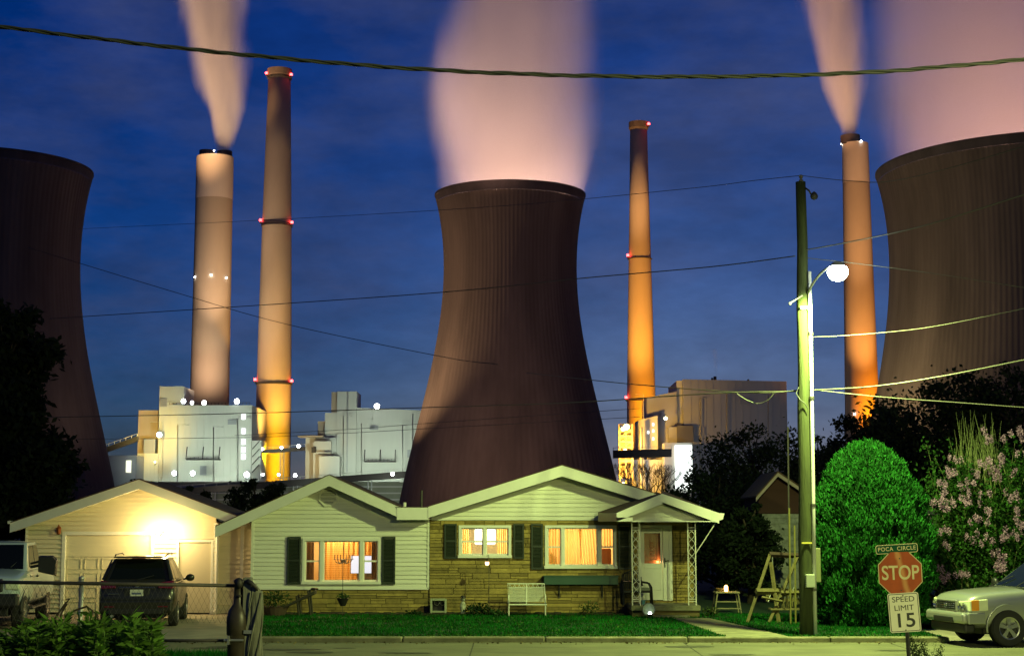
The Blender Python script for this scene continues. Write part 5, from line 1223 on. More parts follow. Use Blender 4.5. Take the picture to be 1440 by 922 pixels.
for s in (-1,1):
    for x in (1.43,-1.43): wheel(V, x, s*.82, .375, s, .225, 5, .24)
    b = MB(); b.hull([(2.30,s*.48,.70),(2.30,s*.48,.90),(2.22,s*.86,.93),(2.22,s*.86,.71)],[(2.12,s*.48,.70),(2.12,s*.48,.92),(1.86,s*.915,.96),(1.86,s*.915,.73)]); hl = b.build('headlight', mat('headlight_lens', (.80,.84,.60), .18, coat=1), V, local=True, bevel=.018)
    b = MB(); b.hull([(2.225,s*.74,.715),(2.23,s*.74,.925),(2.20,s*.868,.93),(2.20,s*.868,.72)],[(2.12,s*.80,.715),(2.12,s*.8,.93),(2.05,s*.905,.945),(2.05,s*.905,.73)]); b.build('indicator', mat('amber_lens', (.9,.33,.03), .15, coat=1), hl, local=True, bevel=.01)
    b = MB()
    for q in (.56,.68): b.lathe([(.001,0),(.055,.003),(.07,.02)], (2.315-(q-.48)*.2,s*q,.805), 18,'x')
    b.build('reflector_bowl', m_chrome, hl, local=True)
    rbox(V,'fog_lamp',2.395,2.41,s*.62-.08,s*.62+.08,.50,.58, mat('fog_glass', (.7,.7,.6), .1, coat=1), .02)
    b = MB(); b.ball((.72,s*1.04,1.22),.13,14,(.5,.95,.8)); b.tube((.74,s*.86,1.16),(.72,s*1.0,1.18),.03); b.build('side_mirror', m_dark, V, local=True, smooth=True)
    # wheel arch lip
    b = MB(); b.path([(1.43+.47*math.cos(a), s*(.900), .38+.47*math.sin(a)) for a in np.linspace(R(-12),R(192),24)], .022, 6); b.build('arch_lip', m_silver, V, local=True, smooth=True)
    b = MB(); b.box(-.92,.88,s*.928-.012,s*.928+.012,.62,.72); b.build('side_moulding', m_silver, V, local=True, bevel=.008)
    b = MB()
    for xx in (.86,-.12,-.98): b.box(xx-.004,xx+.004,s*.90-.02,s*.90+.024,.46,1.04)
    b.build('door_gap', m_dark, V, local=True)
    rbox(V,'door_handle',-.02,.16,s*.93-.02,s*.93+.03,.93,.965, m_silver, .01)
rbox(V,'bumper',2.14,2.42,-.88,.88,.46,.69, m_silver, .07); rbox(V,'lower_intake',2.30,2.43,-.46,.46,.475,.585, m_dark, .02); rbox(V,'air_dam',2.10,2.34,-.80,.80,.27,.46, m_dark, .05)
for s in (-1,1): rbox(V,'bumper_corner',1.93,2.30,s*.905-.03,s*.905+.02,.46,.68, m_silver, .02)
rbox(V,'grille_frame',2.24,2.345,-.47,.47,.70,.925, m_silver, .02); rbox(V,'grille',2.30,2.352,-.43,.43,.725,.90, m_dark, .01)
for z in (.76,.80,.84,.875): rbox(V,'grille_bar',2.30,2.362,-.42,.42,z,z+.014, m_chrome, .003)
b = MB(); b.ball((2.365,0,.815),.045,16,(.3,1.9,.8)); b.build('badge', m_chrome, V, local=True, smooth=True)
rbox(V,'cowl',.80,1.0,-.78,.78,1.135,1.165, m_dark, .01); rbox(V,'underbody',-2.0,1.9,-.62,.62,.24,.65, m_dark, .02)
for s in (-1,1): b = MB(); b.tube((.95,s*.55-.2,1.175),(.66,s*.4+.1,1.38),.010); b.build('wiper', m_dark, V, local=True)
# --- white pickup at the left
m_wpaint = mat('white_truck_paint', (.46,.54,.58), .3, coat=.8)
V = root('parked_truck', (X(-8,38.2)-.55, 40.4, .012), 'white pickup truck with a big black towing mirror, cut off by the left edge', 'truck', 'parked vehicles', rotz=R(-90+8))
body_loft(V, [(2.90,.62,1.00,.80),(2.84,.56,1.16,.92),(2.6,.52,1.24,.97),(2.0,.50,1.31,.99),(1.4,.48,1.36,1.0),(.6,.48,1.38,1.0),(-.9,.48,1.38,1.0),(-2.8,.5,1.36,1.0),(-2.92,.55,1.30,.97)], m_wpaint, [(1.95,.42,.50),(-1.75,.42,.50)], crown=.05)
cabin(V, (-1.0,1.42,.90), (-.75,.62,.76), m_wpaint, 1.34, 2.03, .07, [('windscreen','front',.05,.95,.06,.93),('side_window','left',.50,.86,.12,.9),('side_window','left',.05,.46,.12,.9),('side_window','right',.1,.86,.12,.9),('rear_window','rear',.1,.9,.12,.9)])
for s in (-1,1):
    for x in (1.95,-1.75): wheel(V, x, s*.84, .42, s, .25, 6, .27)
    rbox(V,'headlight',2.74,2.90,s*.80-.17,s*.80+.17,.94,1.14, MATS['headlight_lens'], .04)
    b = MB(); b.box(1.00,1.10,s*1.12-.02,s*1.36+.02 if s>0 else s*1.36-.02,1.27,1.66) if False else b.hull([(1.0,s*1.10,1.30),(1.0,s*1.54,1.20),(1.0,s*1.57,1.60),(1.0,s*1.46,1.70),(1.0,s*1.1,1.70)],[(1.16,s*1.12,1.32),(1.16,s*1.52,1.24),(1.16,s*1.54,1.58),(1.16,s*1.44,1.67),(1.16,s*1.12,1.67)])
    b.tube((1.05,s*.92,1.42),(1.08,s*1.14,1.46),.035).tube((1.05,s*.92,1.5),(1.08,s*1.14,1.56),.03)
    b.build('towing_mirror', m_dark, V, local=True, bevel=.02)
    b = MB(); b.path([(1.95+.53*math.cos(a), s*(.955), .42+.53*math.sin(a)) for a in np.linspace(R(-5),R(185),24)], .035, 6); b.build('arch_flare', m_dark, V, local=True, smooth=True)
    rbox(V,'door_handle',.32,.50,s*1.0-.02,s*1.0+.035,1.17,1.21, m_dark, .01)
    b = MB()
    for xx in (1.38,.28,-.62): b.box(xx-.005,xx+.005,s*.96-.03,s*.96+.026,.66,1.24)
    b.build('door_gap', m_dark, V, local=True); rbox(V,'running_board',-.9,1.35,s*1.0-.1,s*1.0+.06,.42,.47, m_dark, .02)
    rbox(V,'wing_badge',1.12,1.30,s*1.0-.005,s*1.0+.006,1.20,1.225, m_tail, .002)
rbox(V,'bumper',2.78,3.05,-.97,.97,.55,.86, m_dark, .06); rbox(V,'grille',2.84,2.96,-.60,.60,.90,1.20, m_dark, .04)
for q in (-.3,0,.3): rbox(V,'grille_bar',2.85,2.975,q-.012,q+.012,.92,1.18, m_dark, .006)
rbox(V,'underbody',-2.6,2.5,-.66,.66,.32,.8, m_dark, .02); b = MB(); b.tube((1.35,-.3,1.42),(.98,.1,1.72),.011).tube((1.35,.5,1.42),(.98,.75,1.68),.011); b.build('wiper', m_dark, V, local=True)
b = MB(); b.box(-2.85,-1.05,-.9,.9,1.385,1.43); b.build('bed_cover', m_dark, V, local=True, bevel=.02)

# ------------------------------------------------------------------ vegetation
m_bark = mat('bark', (.06,.045,.03), .95, bump=.8, bscale=10, var=.3, vscale=4, stretch=(3,3,.5))
def leafmat(name, col, isl=.5, tr=.3, var=.35, vs=.5): return mat(name, col, .75, island=isl, var=var, vscale=vs, transl=tr, spec=.15)
def ell_points(n, c, r, power=.45):
    d = unit(rng.normal(size=(n,3))); k = rng.uniform(0,1,n)**power
    return np.array(c)+d*k[:,None]*np.array(r), d
def tree(label, cx, Y, zb, zt, rw, col, nclump=26, nleaf=9000, lsize=.28, seed=0, name='broadleaf_tree', cat='tree', group='dark trees around the houses', shape=None, clump=(.16,.3), aspect=.5):
    global rng
    rng = np.random.default_rng(seed+11); random.seed(seed+11)
    t = root(name, (cx, Y, 0), label, cat, group); Hh = zt-zb
    tips = []
    b = MB(); tr_top = Vector((cx+random.uniform(-.3,.3), Y, zb+Hh*.72)); b.path([(cx,Y,-.1),(cx+.1,Y,zb+Hh*.2),tr_top], [rw*.055+.06,rw*.045+.04,.03], 9)
    for k in range(nclump):
        u = (k+.5)/nclump; z = zb+Hh*(.12+.86*u)
        rad = rw*(shape(u) if shape else math.sqrt(max(0,1-(2*u-.85)**2*.75)))
        a = k*2.399; q = rad*math.sqrt(random.uniform(.15,1))*.85
        p = Vector((cx+q*math.cos(a), Y+q*math.sin(a), z-Hh*.03)); tips.append((p, max(rad,rw*.3)))
        s = Vector((cx,Y,max(.3,z-Hh*.22))); s.z = min(s.z, tr_top.z); m1 = s.lerp(p,.5)+Vector((0,0,-.05*Hh*.2)); b.path([s,m1,p],[.05+.01*rw,.035,.012],5)
    b.build('trunk', m_bark, t, smooth=True)
    vs = []
    w = np.array([tp[1]**2 for tp in tips]); w = w/w.sum()
    for (p, rad), ww in zip(tips, w):
        n = int(nleaf*ww); cr = rad*random.uniform(*clump)*1.6
        c, d = ell_points(n, p, (cr*1.1,cr*1.1,cr*.8), .55)
        c += rng.normal(0, cr*.12, c.shape); vs.append(leaf_quads(c, lsize, aspect, d, 1.4))
        m_ = max(4, n//14); c2, d2 = ell_points(m_, p, (cr*1.6,)*3, 1.0); vs.append(leaf_quads(c2, lsize, aspect, d2, 1.4))
    fastmesh('crown', np.concatenate(vs), 4, leafmat('leaf_'+name+str(seed), col), t); return t
DK = (.032,.046,.018); DK2 = (.042,.058,.024)
cone = lambda u: max(.08, (1-u)**.75)
# left spruce
tree('huge dark conifer at the left edge before the cooling tower', X(-2,52), 52, 1.5, Z(418,52), X(108,52)-X(-2,52), (.016,.024,.012), 60, 26000, .30, 1, 'conifer_tree', shape=lambda u: .98-.55*u+.14*math.sin(u*26), clump=(.17,.3))
# bushes between the roofs
tree('dark round tree between garage and wing roofs', X(358,60), 60, 1.0, Z(668,60), 1.35, DK, 16, 8000, .16, 2)
tree('small dark tree touching the right slope of the garage roof', X(272,62), 62, 1.0, Z(676,62), .9, DK, 10, 4500, .15, 3)
tree('small dark shrub poking up over the wing roof beside the chimney foot', X(400,64), 64, 1.0, Z(674,64), 1.0, DK, 10, 4500, .15, 4)
tree('tiny dark tree left of the garage ridge', X(182,66), 66, 1.0, Z(668,66), .8, DK, 9, 3500, .14, 5)
tree('low dark bush behind the left slope of the garage roof', X(158,66), 66, .5, Z(680,66), .9, DK, 9, 3500, .14, 15)
# right trees
tree('loose dark tree in front of the grey power block', X(1060,62), 62, .5, Z(590,62), 2.9, DK2, 30, 16000, .17, 6)
tree('dark spreading tree behind the porch roof', X(1010,56), 56, .2, Z(652,56), 2.3, (.02,.034,.016), 24, 14000, .16, 7)
tree('dark leafy tree right of the utility pole', X(1155,66), 66, .5, Z(602,66), 2.2, DK2, 20, 10000, .17, 8)
tree('broad dark tree crown behind the round evergreen', X(1245,64), 64, .5, Z(560,64), 3.4, DK, 34, 18000, .2, 9)
tree('tall dark tree behind the lilac, highest at the right', X(1350,60), 60, .5, Z(512,60), 3.6, DK, 38, 20000, .2, 10)
tree('dark tree at the right picture edge', X(1440,58), 58, .3, Z(500,58), 3.2, DK, 34, 18000, .2, 11)
tree('low dark growth behind the swing set', X(1052,49), 49, .1, Z(700,49), 1.05, (.016,.028,.012), 14, 9000, .15, 12)
tree('dark shrub filling the gap left of the silver car', X(1315,47), 47, .05, Z(730,47), 2.2, (.012,.02,.01), 18, 12000, .12, 13)
# bare twiggy tree over the porch ridge
rng = np.random.default_rng(5); random.seed(5)
bt = root('bare_tree', (X(915,58), 58, 0), 'small bare twiggy tree showing over the main roof beside the porch ridge', 'tree')
b = MB()
def grow(p, d, L, r, dep):
    q = p+d*L; b.path([p,(p+q)/2+Vector((random.uniform(-.03,.03),0,0)),q],[r,r*.85,r*.7],4)
    if dep == 0: return
    for _ in range(3):
        nd = (d+Vector((random.uniform(-.8,.8),random.uniform(-.6,.6),random.uniform(-.1,.6)))).normalized(); grow(q, nd, L*.64, r*.62, dep-1)
for dx in (-.6,0,.7): grow(Vector((X(915,58)+dx,58,0)), Vector((dx*.15,0,1)).normalized(), 1.85, .045, 5)
b.build('branches', m_bark, bt)
# round evergreen (arborvitae)
rng = np.random.default_rng(21); random.seed(21)
YE = 38.6
ex, ez0, ez1 = X(1223,YE,800), .1, Z(629,YE); er = (X(1300,YE)-X(1147,YE))/2
ev = root('arborvitae', (ex, YE, .1), 'large dense rounded green arborvitae behind the pole', 'shrub')
def evr(u):   # radius factor over height
    return np.interp(u, [0,.06,.25,.5,.7,.85,.95,1.0], [.62,.86,.99,1.0,.86,.62,.36,.06])
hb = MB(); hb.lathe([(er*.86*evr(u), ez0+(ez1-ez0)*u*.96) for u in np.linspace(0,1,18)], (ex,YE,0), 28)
hb.build('shade_hull', mat('hull_shade', (.003,.012,.002), 1, spec=0), ev, smooth=True)  # near-black solid hull stands for the shade inside the foliage
MB().tube((ex,YE,-.05),(ex,YE,1.2),.12).build('trunk', m_bark, ev)
vs = []; 
for k in range(2500):          # lobed sprays
    u = random.random()**.85; a = random.uniform(-math.pi, math.pi)
    if math.sin(a) > .35 and random.random() < .6: continue
    rr_ = er*evr(u)*(random.uniform(.90,1.04)+.085*math.sin(a*5+u*13)*math.cos(u*17-a*3)+.055*math.sin(a*13-u*27)); c0 = np.array([ex+rr_*math.cos(a), YE+rr_*math.sin(a), ez0+(ez1-ez0)*u])
    out = np.array([math.cos(a), math.sin(a), .35+.9*u]); out /= np.linalg.norm(out)
    n = 46; d = unit(rng.normal(size=(n,3))*.75+out); cr = random.uniform(.09,.27)
    c = c0+d*cr*rng.uniform(.5,1,(n,1)); vs.append(leaf_quads(c, random.uniform(.07,.12), .42, d*.35+out*.2+np.array([0,0,.8]), .55))
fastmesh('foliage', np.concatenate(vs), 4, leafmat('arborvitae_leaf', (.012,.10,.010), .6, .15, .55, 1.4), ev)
# lilac: arching stems, leaves and blossom heads
rng = np.random.default_rng(33); random.seed(33)
YL = 41.0
lb = root('lilac_bush', (X(1385,YL), YL, .1), 'big loose bush with pinkish lilac blossom behind the silver car', 'shrub')
b = MB(); stem_tips = []
for k in range(150):
    x0 = X(random.uniform(1335,1440),YL); y0 = YL+random.uniform(-.6,.8); px = random.uniform(1300,1475); py = 600+abs(px-1400)*random.uniform(.1,.9)+random.uniform(0,150)
    tip = W(px, py, YL+random.uniform(-1.1,1.1)); s = Vector((x0,y0,.1)); mid = s.lerp(tip,.55)+Vector((random.uniform(-.2,.2),0,.45))
    b.path([s,s.lerp(mid,.5)+Vector((0,0,.12)),mid,mid.lerp(tip,.5)+Vector((0,0,.08)),tip],[.02,.015,.011,.007,.004],4); stem_tips.append((s,mid,tip))
for k in range(80):       # straight whips at the top left
    p = W(random.uniform(1345,1415), random.uniform(660,700), YL-.2+random.uniform(-.4,.4)); q = W(random.uniform(1335,1412), random.uniform(575,630), YL-.3); q.x = .5*q.x+.5*(p.x+(p.x-X(1380,YL))*.4)
    b.path([p,p.lerp(q,.5)+Vector((random.uniform(-.05,.05),0,0)),q],[.011,.008,.003],4)
b.build('stems', mat('lilac_stem', (.14,.17,.06), .8), lb)
vs = []
for (s,mid,tip) in stem_tips:
    for (a,c,n) in ((mid,tip,150),(s.lerp(mid,.45),mid,120)):
        u = rng.uniform(0,1,n)[:,None]; cc = np.array(a)*(1-u)+np.array(c)*u+rng.normal(0,.13,(n,3)); vs.append(leaf_quads(cc, .10, .6, None))
fastmesh('leaves', np.concatenate(vs), 4, leafmat('lilac_leaf', (.03,.095,.014), .5, .3, .5, .9), lb)
heads = [(1384,648),(1402,650),(1412,640),(1371,660),(1340,668),(1329,673),(1312,682),(1306,690),(1320,704),(1335,705),(1350,703),(1362,700),(1376,697),(1357,684),(1368,735),(1375,730),(1398,731),(1432,728),(1440,735),(1385,755),(1365,757),(1410,754),(1425,757),(1312,742),(1300,735),(1318,750),(1398,780),(1404,795),(1322,805),(1330,812),(1352,808),(1420,700),(1396,700),(1437,640),(1290,728),(1345,645),(1378,605),(1415,612),(1440,605),(1310,765),(1336,760),(1422,668),(1330,720),(1388,622),(1399,662)]
for _ in range(18):
    hx_ = random.uniform(1300,1445); heads.append((hx_, random.uniform(620,820) if hx_ > 1330 else random.uniform(680,810)))
vs = []
for (px,py) in heads:
    p = np.array(W(px+random.uniform(-2,2), py, YL-1.15+random.uniform(-.25,.35)))
    for q in range(random.randint(1,4)):
        c = p+rng.normal(0,.10,3)*np.array([1,.6,.8]); n = 60; d = unit(rng.normal(size=(n,3))); cc = c+d*rng.uniform(.3,1,(n,1))*np.array([.075,.075,.12]); vs.append(leaf_quads(cc,.035,.8,d,.7))
fastmesh('blossom', np.concatenate(vs), 4, mat('lilac_blossom', (.36,.21,.36), .7, island=.3, var=.25, vscale=3), lb)
# foreground leafy bush
rng = np.random.default_rng(44); random.seed(44)
YBu = 17.2
bu = root('leafy_bush', (X(120,YBu), YBu, .86), 'leafy green bush with long narrow leaves in front of the chain-link fence', 'shrub')
b = MB(); vs = []
for k in range(260):
    px = random.uniform(-30,222); yy = YBu+random.uniform(-1.0,.75)
    topy = np.interp(px, [-30,20,40,60,110,150,190,215,230], [912,895,878,880,880,876,870,884,912])+random.uniform(-3,30)
    if random.random() < .05: topy -= 14
    tip = W(px, topy, yy); s = Vector((tip.x+random.uniform(-.15,.15), yy, .8)); b.path([s, s.lerp(tip,.6)+Vector((random.uniform(-.03,.03),0,0)), tip],[.008,.006,.003],4)
    for i in range(13):
        u = .25+.75*i/12; c0 = np.array(s.lerp(tip,u)); n = 3
        d = np.stack([rng.normal(0,1,n),rng.normal(0,1,n),rng.uniform(-.1,.9,n)],1); d = unit(d); c = c0+d*.07; vs.append(leaf_quads(c,.15,.26,d,.12))
b.build('stems', mat('green_stem', (.06,.10,.03), .8), bu)
fastmesh('leaves', np.concatenate(vs), 4, leafmat('bush_leaf', (.10,.21,.03), .5, .3, .35, 1.5), bu)
# dry curled twigs behind the bush
tw = root('dry_stem', (X(125,YBu+.6), YBu+.6, .86), 'dark curled dry stems rising behind the fence mesh', 'plant'); b = MB()
for (pts) in (((84,880),(86,862),(94,848),(90,845)),((128,868),(130,858),(122,852),(104,858),(100,862)),((75,872),(92,848),(98,842),(88,843)),((140,880),(136,862),(128,858))):
    P_ = [W(px,py,YBu+.6) for px,py in pts]; b.path(P_, [.012]*(len(P_)-1)+[.004], 5)
b.build('stems', m_bark, tw)
# weed at the bottom right
wd_ = root('weed', (X(1300,30), 24, 0), 'sparse wiry weed at the road edge in front of the silver car', 'plant'); b = MB(); vs = []
for k in range(26):
    s = W(random.uniform(1285,1325), 960, 24); tip = W(random.uniform(1270,1335), random.uniform(888,915), 24+random.uniform(-.2,.2)); b.path([s,s.lerp(tip,.5)+Vector((random.uniform(-.04,.04),0,0)),tip],[.006,.005,.002],4)
    for i in range(10): c = np.array(s.lerp(tip,.4+.06*i))[None]+rng.normal(0,.02,(3,3)); vs.append(leaf_quads(c,.06,.25,None))
b.build('stems', MATS['green_stem'], wd_); fastmesh('leaves', np.concatenate(vs), 4, MATS['leaf_broadleaf_tree6'], wd_)
# near verge grass on the raised bank
n = 30000; gx = rng.uniform(-9,-3.3,n); gy = rng.uniform(19.8,24.6,n); gzv = np.where(gy<20.6,.86,np.where(gy<21.6,.86-.12*(gy-20.5),np.clip(.74-(gy-21.5)/3*.74,0,.74)))
hh = rng.uniform(.04,.12,n); a = rng.uniform(0,6.283,n); w = .008; gzv -= .02
p0 = np.stack([gx-np.cos(a)*w,gy-np.sin(a)*w,gzv],1); p1 = np.stack([gx+np.cos(a)*w,gy+np.sin(a)*w,gzv],1); p2 = np.stack([gx+rng.normal(0,.03,n),gy+rng.normal(0,.03,n),gzv+hh],1)
tag(fastmesh('verge_grass', np.stack([p0,p1,p2],1).reshape(-1,3), 3, MATS['grass_blade']), 'rough grass on the near road bank', 'grass', kind='stuff')

# ------------------------------------------------------------------ garden things
def gp(px, py, Y): return W(px, py, Y)
YA = 42.2
m_wiron = mat('white_bench_paint', (.70,.72,.60), .4)
# white glider bench
x0, x1 = X(714,YA), X(770,YA); t = root('garden_bench', ((x0+x1)/2, YA, .1), 'white metal garden bench with lattice back on the lawn under the windows', 'bench')
zs_, zt_ = Z(849,YA), Z(821,YA)
b = MB(); b.path([(x0+.02,YA+.30,zs_),(x0,YA+.40,zt_),(x1-.08,YA+.40,zt_),(x1-.06,YA+.30,zs_)], .018, 8).tube(((x0+x1)/2-.03,YA+.3,zs_),((x0+x1)/2-.03,YA+.4,zt_),.014)
b.box(x0+.02,x1-.07,YA+.385,YA+.4,zt_-.10,zt_-.085)
for k in range(16): xx = x0+.03+(x1-x0-.14)*k/15; b.tube((xx,YA+.385,zt_-.09),(xx+.03*(-1)**k,YA+.395,zt_-.01),.005,n=4)
b.build('back_frame', m_wiron, t)
b = MB()
for k in range(44): xx = x0+.03+(x1-x0-.14)*k/43; b.tube((xx,YA+.31,zs_+.05),(xx,YA+.392,zt_-.09),.0045,n=4)
for k in range(12): z = zs_+.05+(zt_-zs_-.14)*k/11; yy=YA+.31+.08*k/11; b.tube((x0+.03,yy,z),(x1-.10,yy,z),.0045,n=4)
b.build('backrest_mesh', m_wiron, t)
b = MB(); b.box(x0+.02,x1-.02,YA-.12,YA+.32,zs_-.02,zs_); b.build('seat', m_wiron, t, bevel=.01)
for xx in (x0+.03, x1-.06):
    b = MB(); b.path([(xx,YA+.36,zs_+.22),(xx,YA+.1,zs_+.24),(xx,YA-.12,zs_+.2),(xx,YA-.12,zs_+.02)], .016, 8); b.build('armrest', m_wiron, t, smooth=True)
    for yy in (YA-.1,YA+.3): MB().tube((xx,yy,.105),(xx,yy,zs_-.02),.016).build('leg', m_wiron, t)
# patio chair on the porch
YC = 42.6; cx_ = X(893,YC); zc = Z(851,YC)+.005
t = root('patio_chair', (cx_, YC, zc), 'dark rounded patio chair with pale cushion beside the front door', 'chair')
b = MB(); b.path([(cx_-.36,YC+.25,zc+.02),(cx_-.38,YC+.28,zc+.55),(cx_-.30,YC+.3,zc+.8),(cx_-.10,YC+.3,zc+.9),(cx_+.12,YC+.3,zc+.82),(cx_+.2,YC+.28,zc+.5)], .022, 8); b.build('back_frame', m_dark, t, smooth=True)
b = MB()
for k in range(11): xx = cx_-.34+k*.05; b.tube((xx,YC+.28,zc+.4),(xx+.01,YC+.3,zc+.86-.9*abs(xx-cx_+.1)**2*2),.012,n=5)
b.build('back_slats', m_dark, t)
for yy in (YC-.25,YC+.25):
    b = MB(); b.path([(cx_-.34,yy,zc+.62),(cx_+.1,yy,zc+.62),(cx_+.34,yy,zc+.58),(cx_+.40,yy,zc+.48),(cx_+.42,yy,zc+.02)], .022, 8); b.build('armrest', m_dark, t, smooth=True)
    MB().tube((cx_-.34,yy,zc+.01),(cx_-.34,yy,zc+.62),.02).build('leg', m_dark, t)
MB().box(cx_-.33,cx_+.38,YC-.26,YC+.26,zc+.34,zc+.385).build('seat', m_dark, t, bevel=.015)
MB().box(cx_-.05,cx_+.36,YC-.24,YC+.24,zc+.385,zc+.46).build('cushion', mat('cushion_cloth', (.35,.4,.25), .9), t, bevel=.03)
# spotlight and disc by the porch step
YD = 41.0; dx_, dz_ = X(911,YD), Z(856,YD)
t = root('garden_ornament', (dx_, YD, .1), 'round pale garden disc standing by the porch step', 'ornament')
MB().lathe([(.001,0),(.16,0),(.16,.02),(.001,.02)], (dx_,YD,dz_), 28,'y').build('disc', mat('disc_glaze', (.10,.13,.08), .5, var=.5, vscale=12), t)
MB().lathe([(.15,-.01),(.165,-.01),(.165,.03),(.15,.03)], (dx_,YD,dz_), 28,'y').build('rim', m_dark, t); MB().tube((dx_,YD+.01,.08),(dx_,YD+.01,dz_-.15),.012).build('stake', m_dark, t)
t = root('garden_light', (dx_+.02, YD-.12, .1), 'small white-burning garden spotlight at the foot of the porch step', 'garden light')
MB().tube((dx_+.02,YD-.12,.08),(dx_+.02,YD-.12,.17),.012).lathe([(.03,.17),(.05,.2),(.055,.23)], (dx_+.02,YD-.12,0), 12).build('stake', m_dark, t); MB().ball((dx_+.02,YD-.12,.245),.045,12).build('bulb', emit_mat('garden_bulb', (.9,1,.95), 10), t, smooth=True)
pointlight('garden_glow', (dx_+.03,YD-.16,.36), .35, (.85,1,.9), .04, t)
t = root('cup', (X(907,YD+.3), 42.05, Z(851,42.05)+.005), 'small pale blue cup standing on the porch floor', 'cup'); MB().lathe([(.04,0),(.055,.14),(.05,.14),(.036,.01)], tuple(t.location), 16).build('cup_body', mat('blue_glaze', (.12,.3,.35), .4), t)
# things along the stone wall
def planted(px, py, Y, w, h, label, pot=True, col=(.03,.07,.02), n=240, leaf=.09, name='potted_plant'):
    p = W(px, py, Y); t = root(name, (p.x, Y, .1), label, 'plant'); z0 = .1; vs = []
    if pot: MB().lathe([(w*.28,z0),(w*.4,z0+h*.4),(w*.42,z0+h*.4),(w*.36,z0+h*.38),(.01,z0+h*.36)], (p.x,Y,0), 18).build('pot', mat('clay_pot', (.07,.045,.03), .8), t); z0 += h*.35
    c, d = ell_points(n, (p.x,Y,z0+h*.35), (w*.5,w*.4,h*.4), .6); fastmesh('leaves', leaf_quads(c,leaf,.4,d,.8), 4, leafmat('garden_leaf'+name+str(int(px)), col), t); return t
planted(386,852,42.3,.95,.62,'dark bushy plant in a pot at the left corner of the wing', True, n=420)
planted(673,853,42.4,.8,.45,'dark low plant between the white figurine and the bench', False, (.015,.035,.012), 420, .1,'garden_plant')
planted(697,858,42.3,.5,.22,'short spiky tuft close to the left leg of the bench', False, (.03,.07,.02), 160, .1,'garden_plant')
planted(828,850,42.4,.6,.52,'loose pale green plant below the planter shelf', False, (.07,.10,.03), 160, .09,'garden_plant')
planted(580,862,42.5,.5,.2,'tiny dark tuft at the foot of the wing wall', False, (.02,.05,.015), 120, .09,'garden_plant')
planted(1000,872,42.0,.5,.35,'small leafy plant right of the porch steps', False, (.05,.08,.02), 160, .08,'garden_plant')
# utility cabinet
YU = 42.9; x0,x1,z1 = X(606,YU),X(628.5,YU),Z(841,YU)
t = root('utility_cabinet', ((x0+x1)/2, YU, .1), 'small pale framed box with dark openings against the stone wall corner', 'cabinet')
b = MB(); b.box(x0,x0+.05,YU-.14,YU+.14,.1,z1).box(x1-.05,x1,YU-.14,YU+.14,.1,z1).box(x0+.05,x1-.05,YU-.14,YU+.14,z1-.05,z1).box(x0+.05,x1-.05,YU-.14,YU+.14,.16,.2); b.build('frame', mat('cabinet_paint', (.30,.33,.22), .6), t, bevel=.008)
MB().box(x0+.05,x1-.05,YU+.05,YU+.1,.2,z1-.05).build('back', m_dark, t)
b = MB(); b.lathe([(.06,-.06),(.07,-.05),(.07,.05),(.06,.06),(.001,.06)], (x0+.17,YU,(z1+.2)/2+.05), 16,'y'); b.build('meter', m_steel_l, t); b = MB(); b.lathe([(.06,-.06),(.07,-.05),(.07,.05),(.06,.06),(.001,.06)], (x0+.32,YU,(z1+.2)/2+.05), 16,'y'); b.build('meter', m_steel_l, t)
# figurine
YU = 42.6; p = W(651,850,YU); t = root('garden_figurine', (p.x, YU, .1), 'small pale standing garden figurine between cabinet and bench', 'figurine')
MB().lathe([(.09,.1),(.10,.14),(.05,.16),(.07,.25),(.085,.34),(.055,.42),(.03,.46)], (p.x,YU,0), 18).build('figure_body', mat('mottled_stone', (.35,.36,.27), .8, var=.8, vscale=14), t, smooth=True)
MB().ball((p.x,YU,.52),.06,14).build('head', MATS['mottled_stone'], t, smooth=True); MB().lathe([(.09,.55),(.07,.565),(.05,.6),(.001,.62)], (p.x,YU,0), 16).build('hat', m_dark, t)
# glowing lantern on a shepherd hook
YU = 42.5; p = W(685,791,YU); t = root('hanging_lantern', (p.x, YU, p.z-.06), 'small warm lantern hanging from a thin hook below the two-sash window', 'lantern')
MB().lathe([(.02,-.06),(.05,-.04),(.05,.03),(.015,.06)], tuple(p), 12).build('lantern_body', emit_mat('warm_lantern', (1,.62,.3), 6), t)
MB().lathe([(.055,.03),(.012,.08)], tuple(p), 12).build('cap', m_steel, t)
t = root('shepherd_hook', (p.x+.02, YU+.03, .1), 'thin dark shepherd hook holding the warm lantern', 'garden hook')
MB().path([(p.x+.05,YU+.03,.05),(p.x+.05,YU+.03,p.z+.1),(p.x+.04,YU+.02,p.z+.2),(p.x,YU+.0,p.z+.2),(p.x,YU,p.z+.08)], .008, 6).build('rod', m_steel, t)
# hanging planter pole in front of the wing window
YU = 42.4; p = W(482,845,YU); t = root('planter_stand', (p.x, YU, .1), 'dark pot on a thin tall stake in front of the wing window', 'planter')
MB().tube((p.x+.0,YU,.05),(p.x-.01,YU,Z(786,YU)),.008,n=6).build('stake', m_steel, t)
MB().lathe([(.07,p.z-.12),(.15,p.z+.06),(.16,p.z+.08),(.01,p.z+.07)], (p.x,YU,0), 16).build('pot', m_dark, t)
c, d = ell_points(130, (p.x,YU,p.z+.12), (.18,.16,.09)); fastmesh('leaves', leaf_quads(c,.08,.4,d,.8), 4, MATS['garden_leafpotted_plant386'], t)
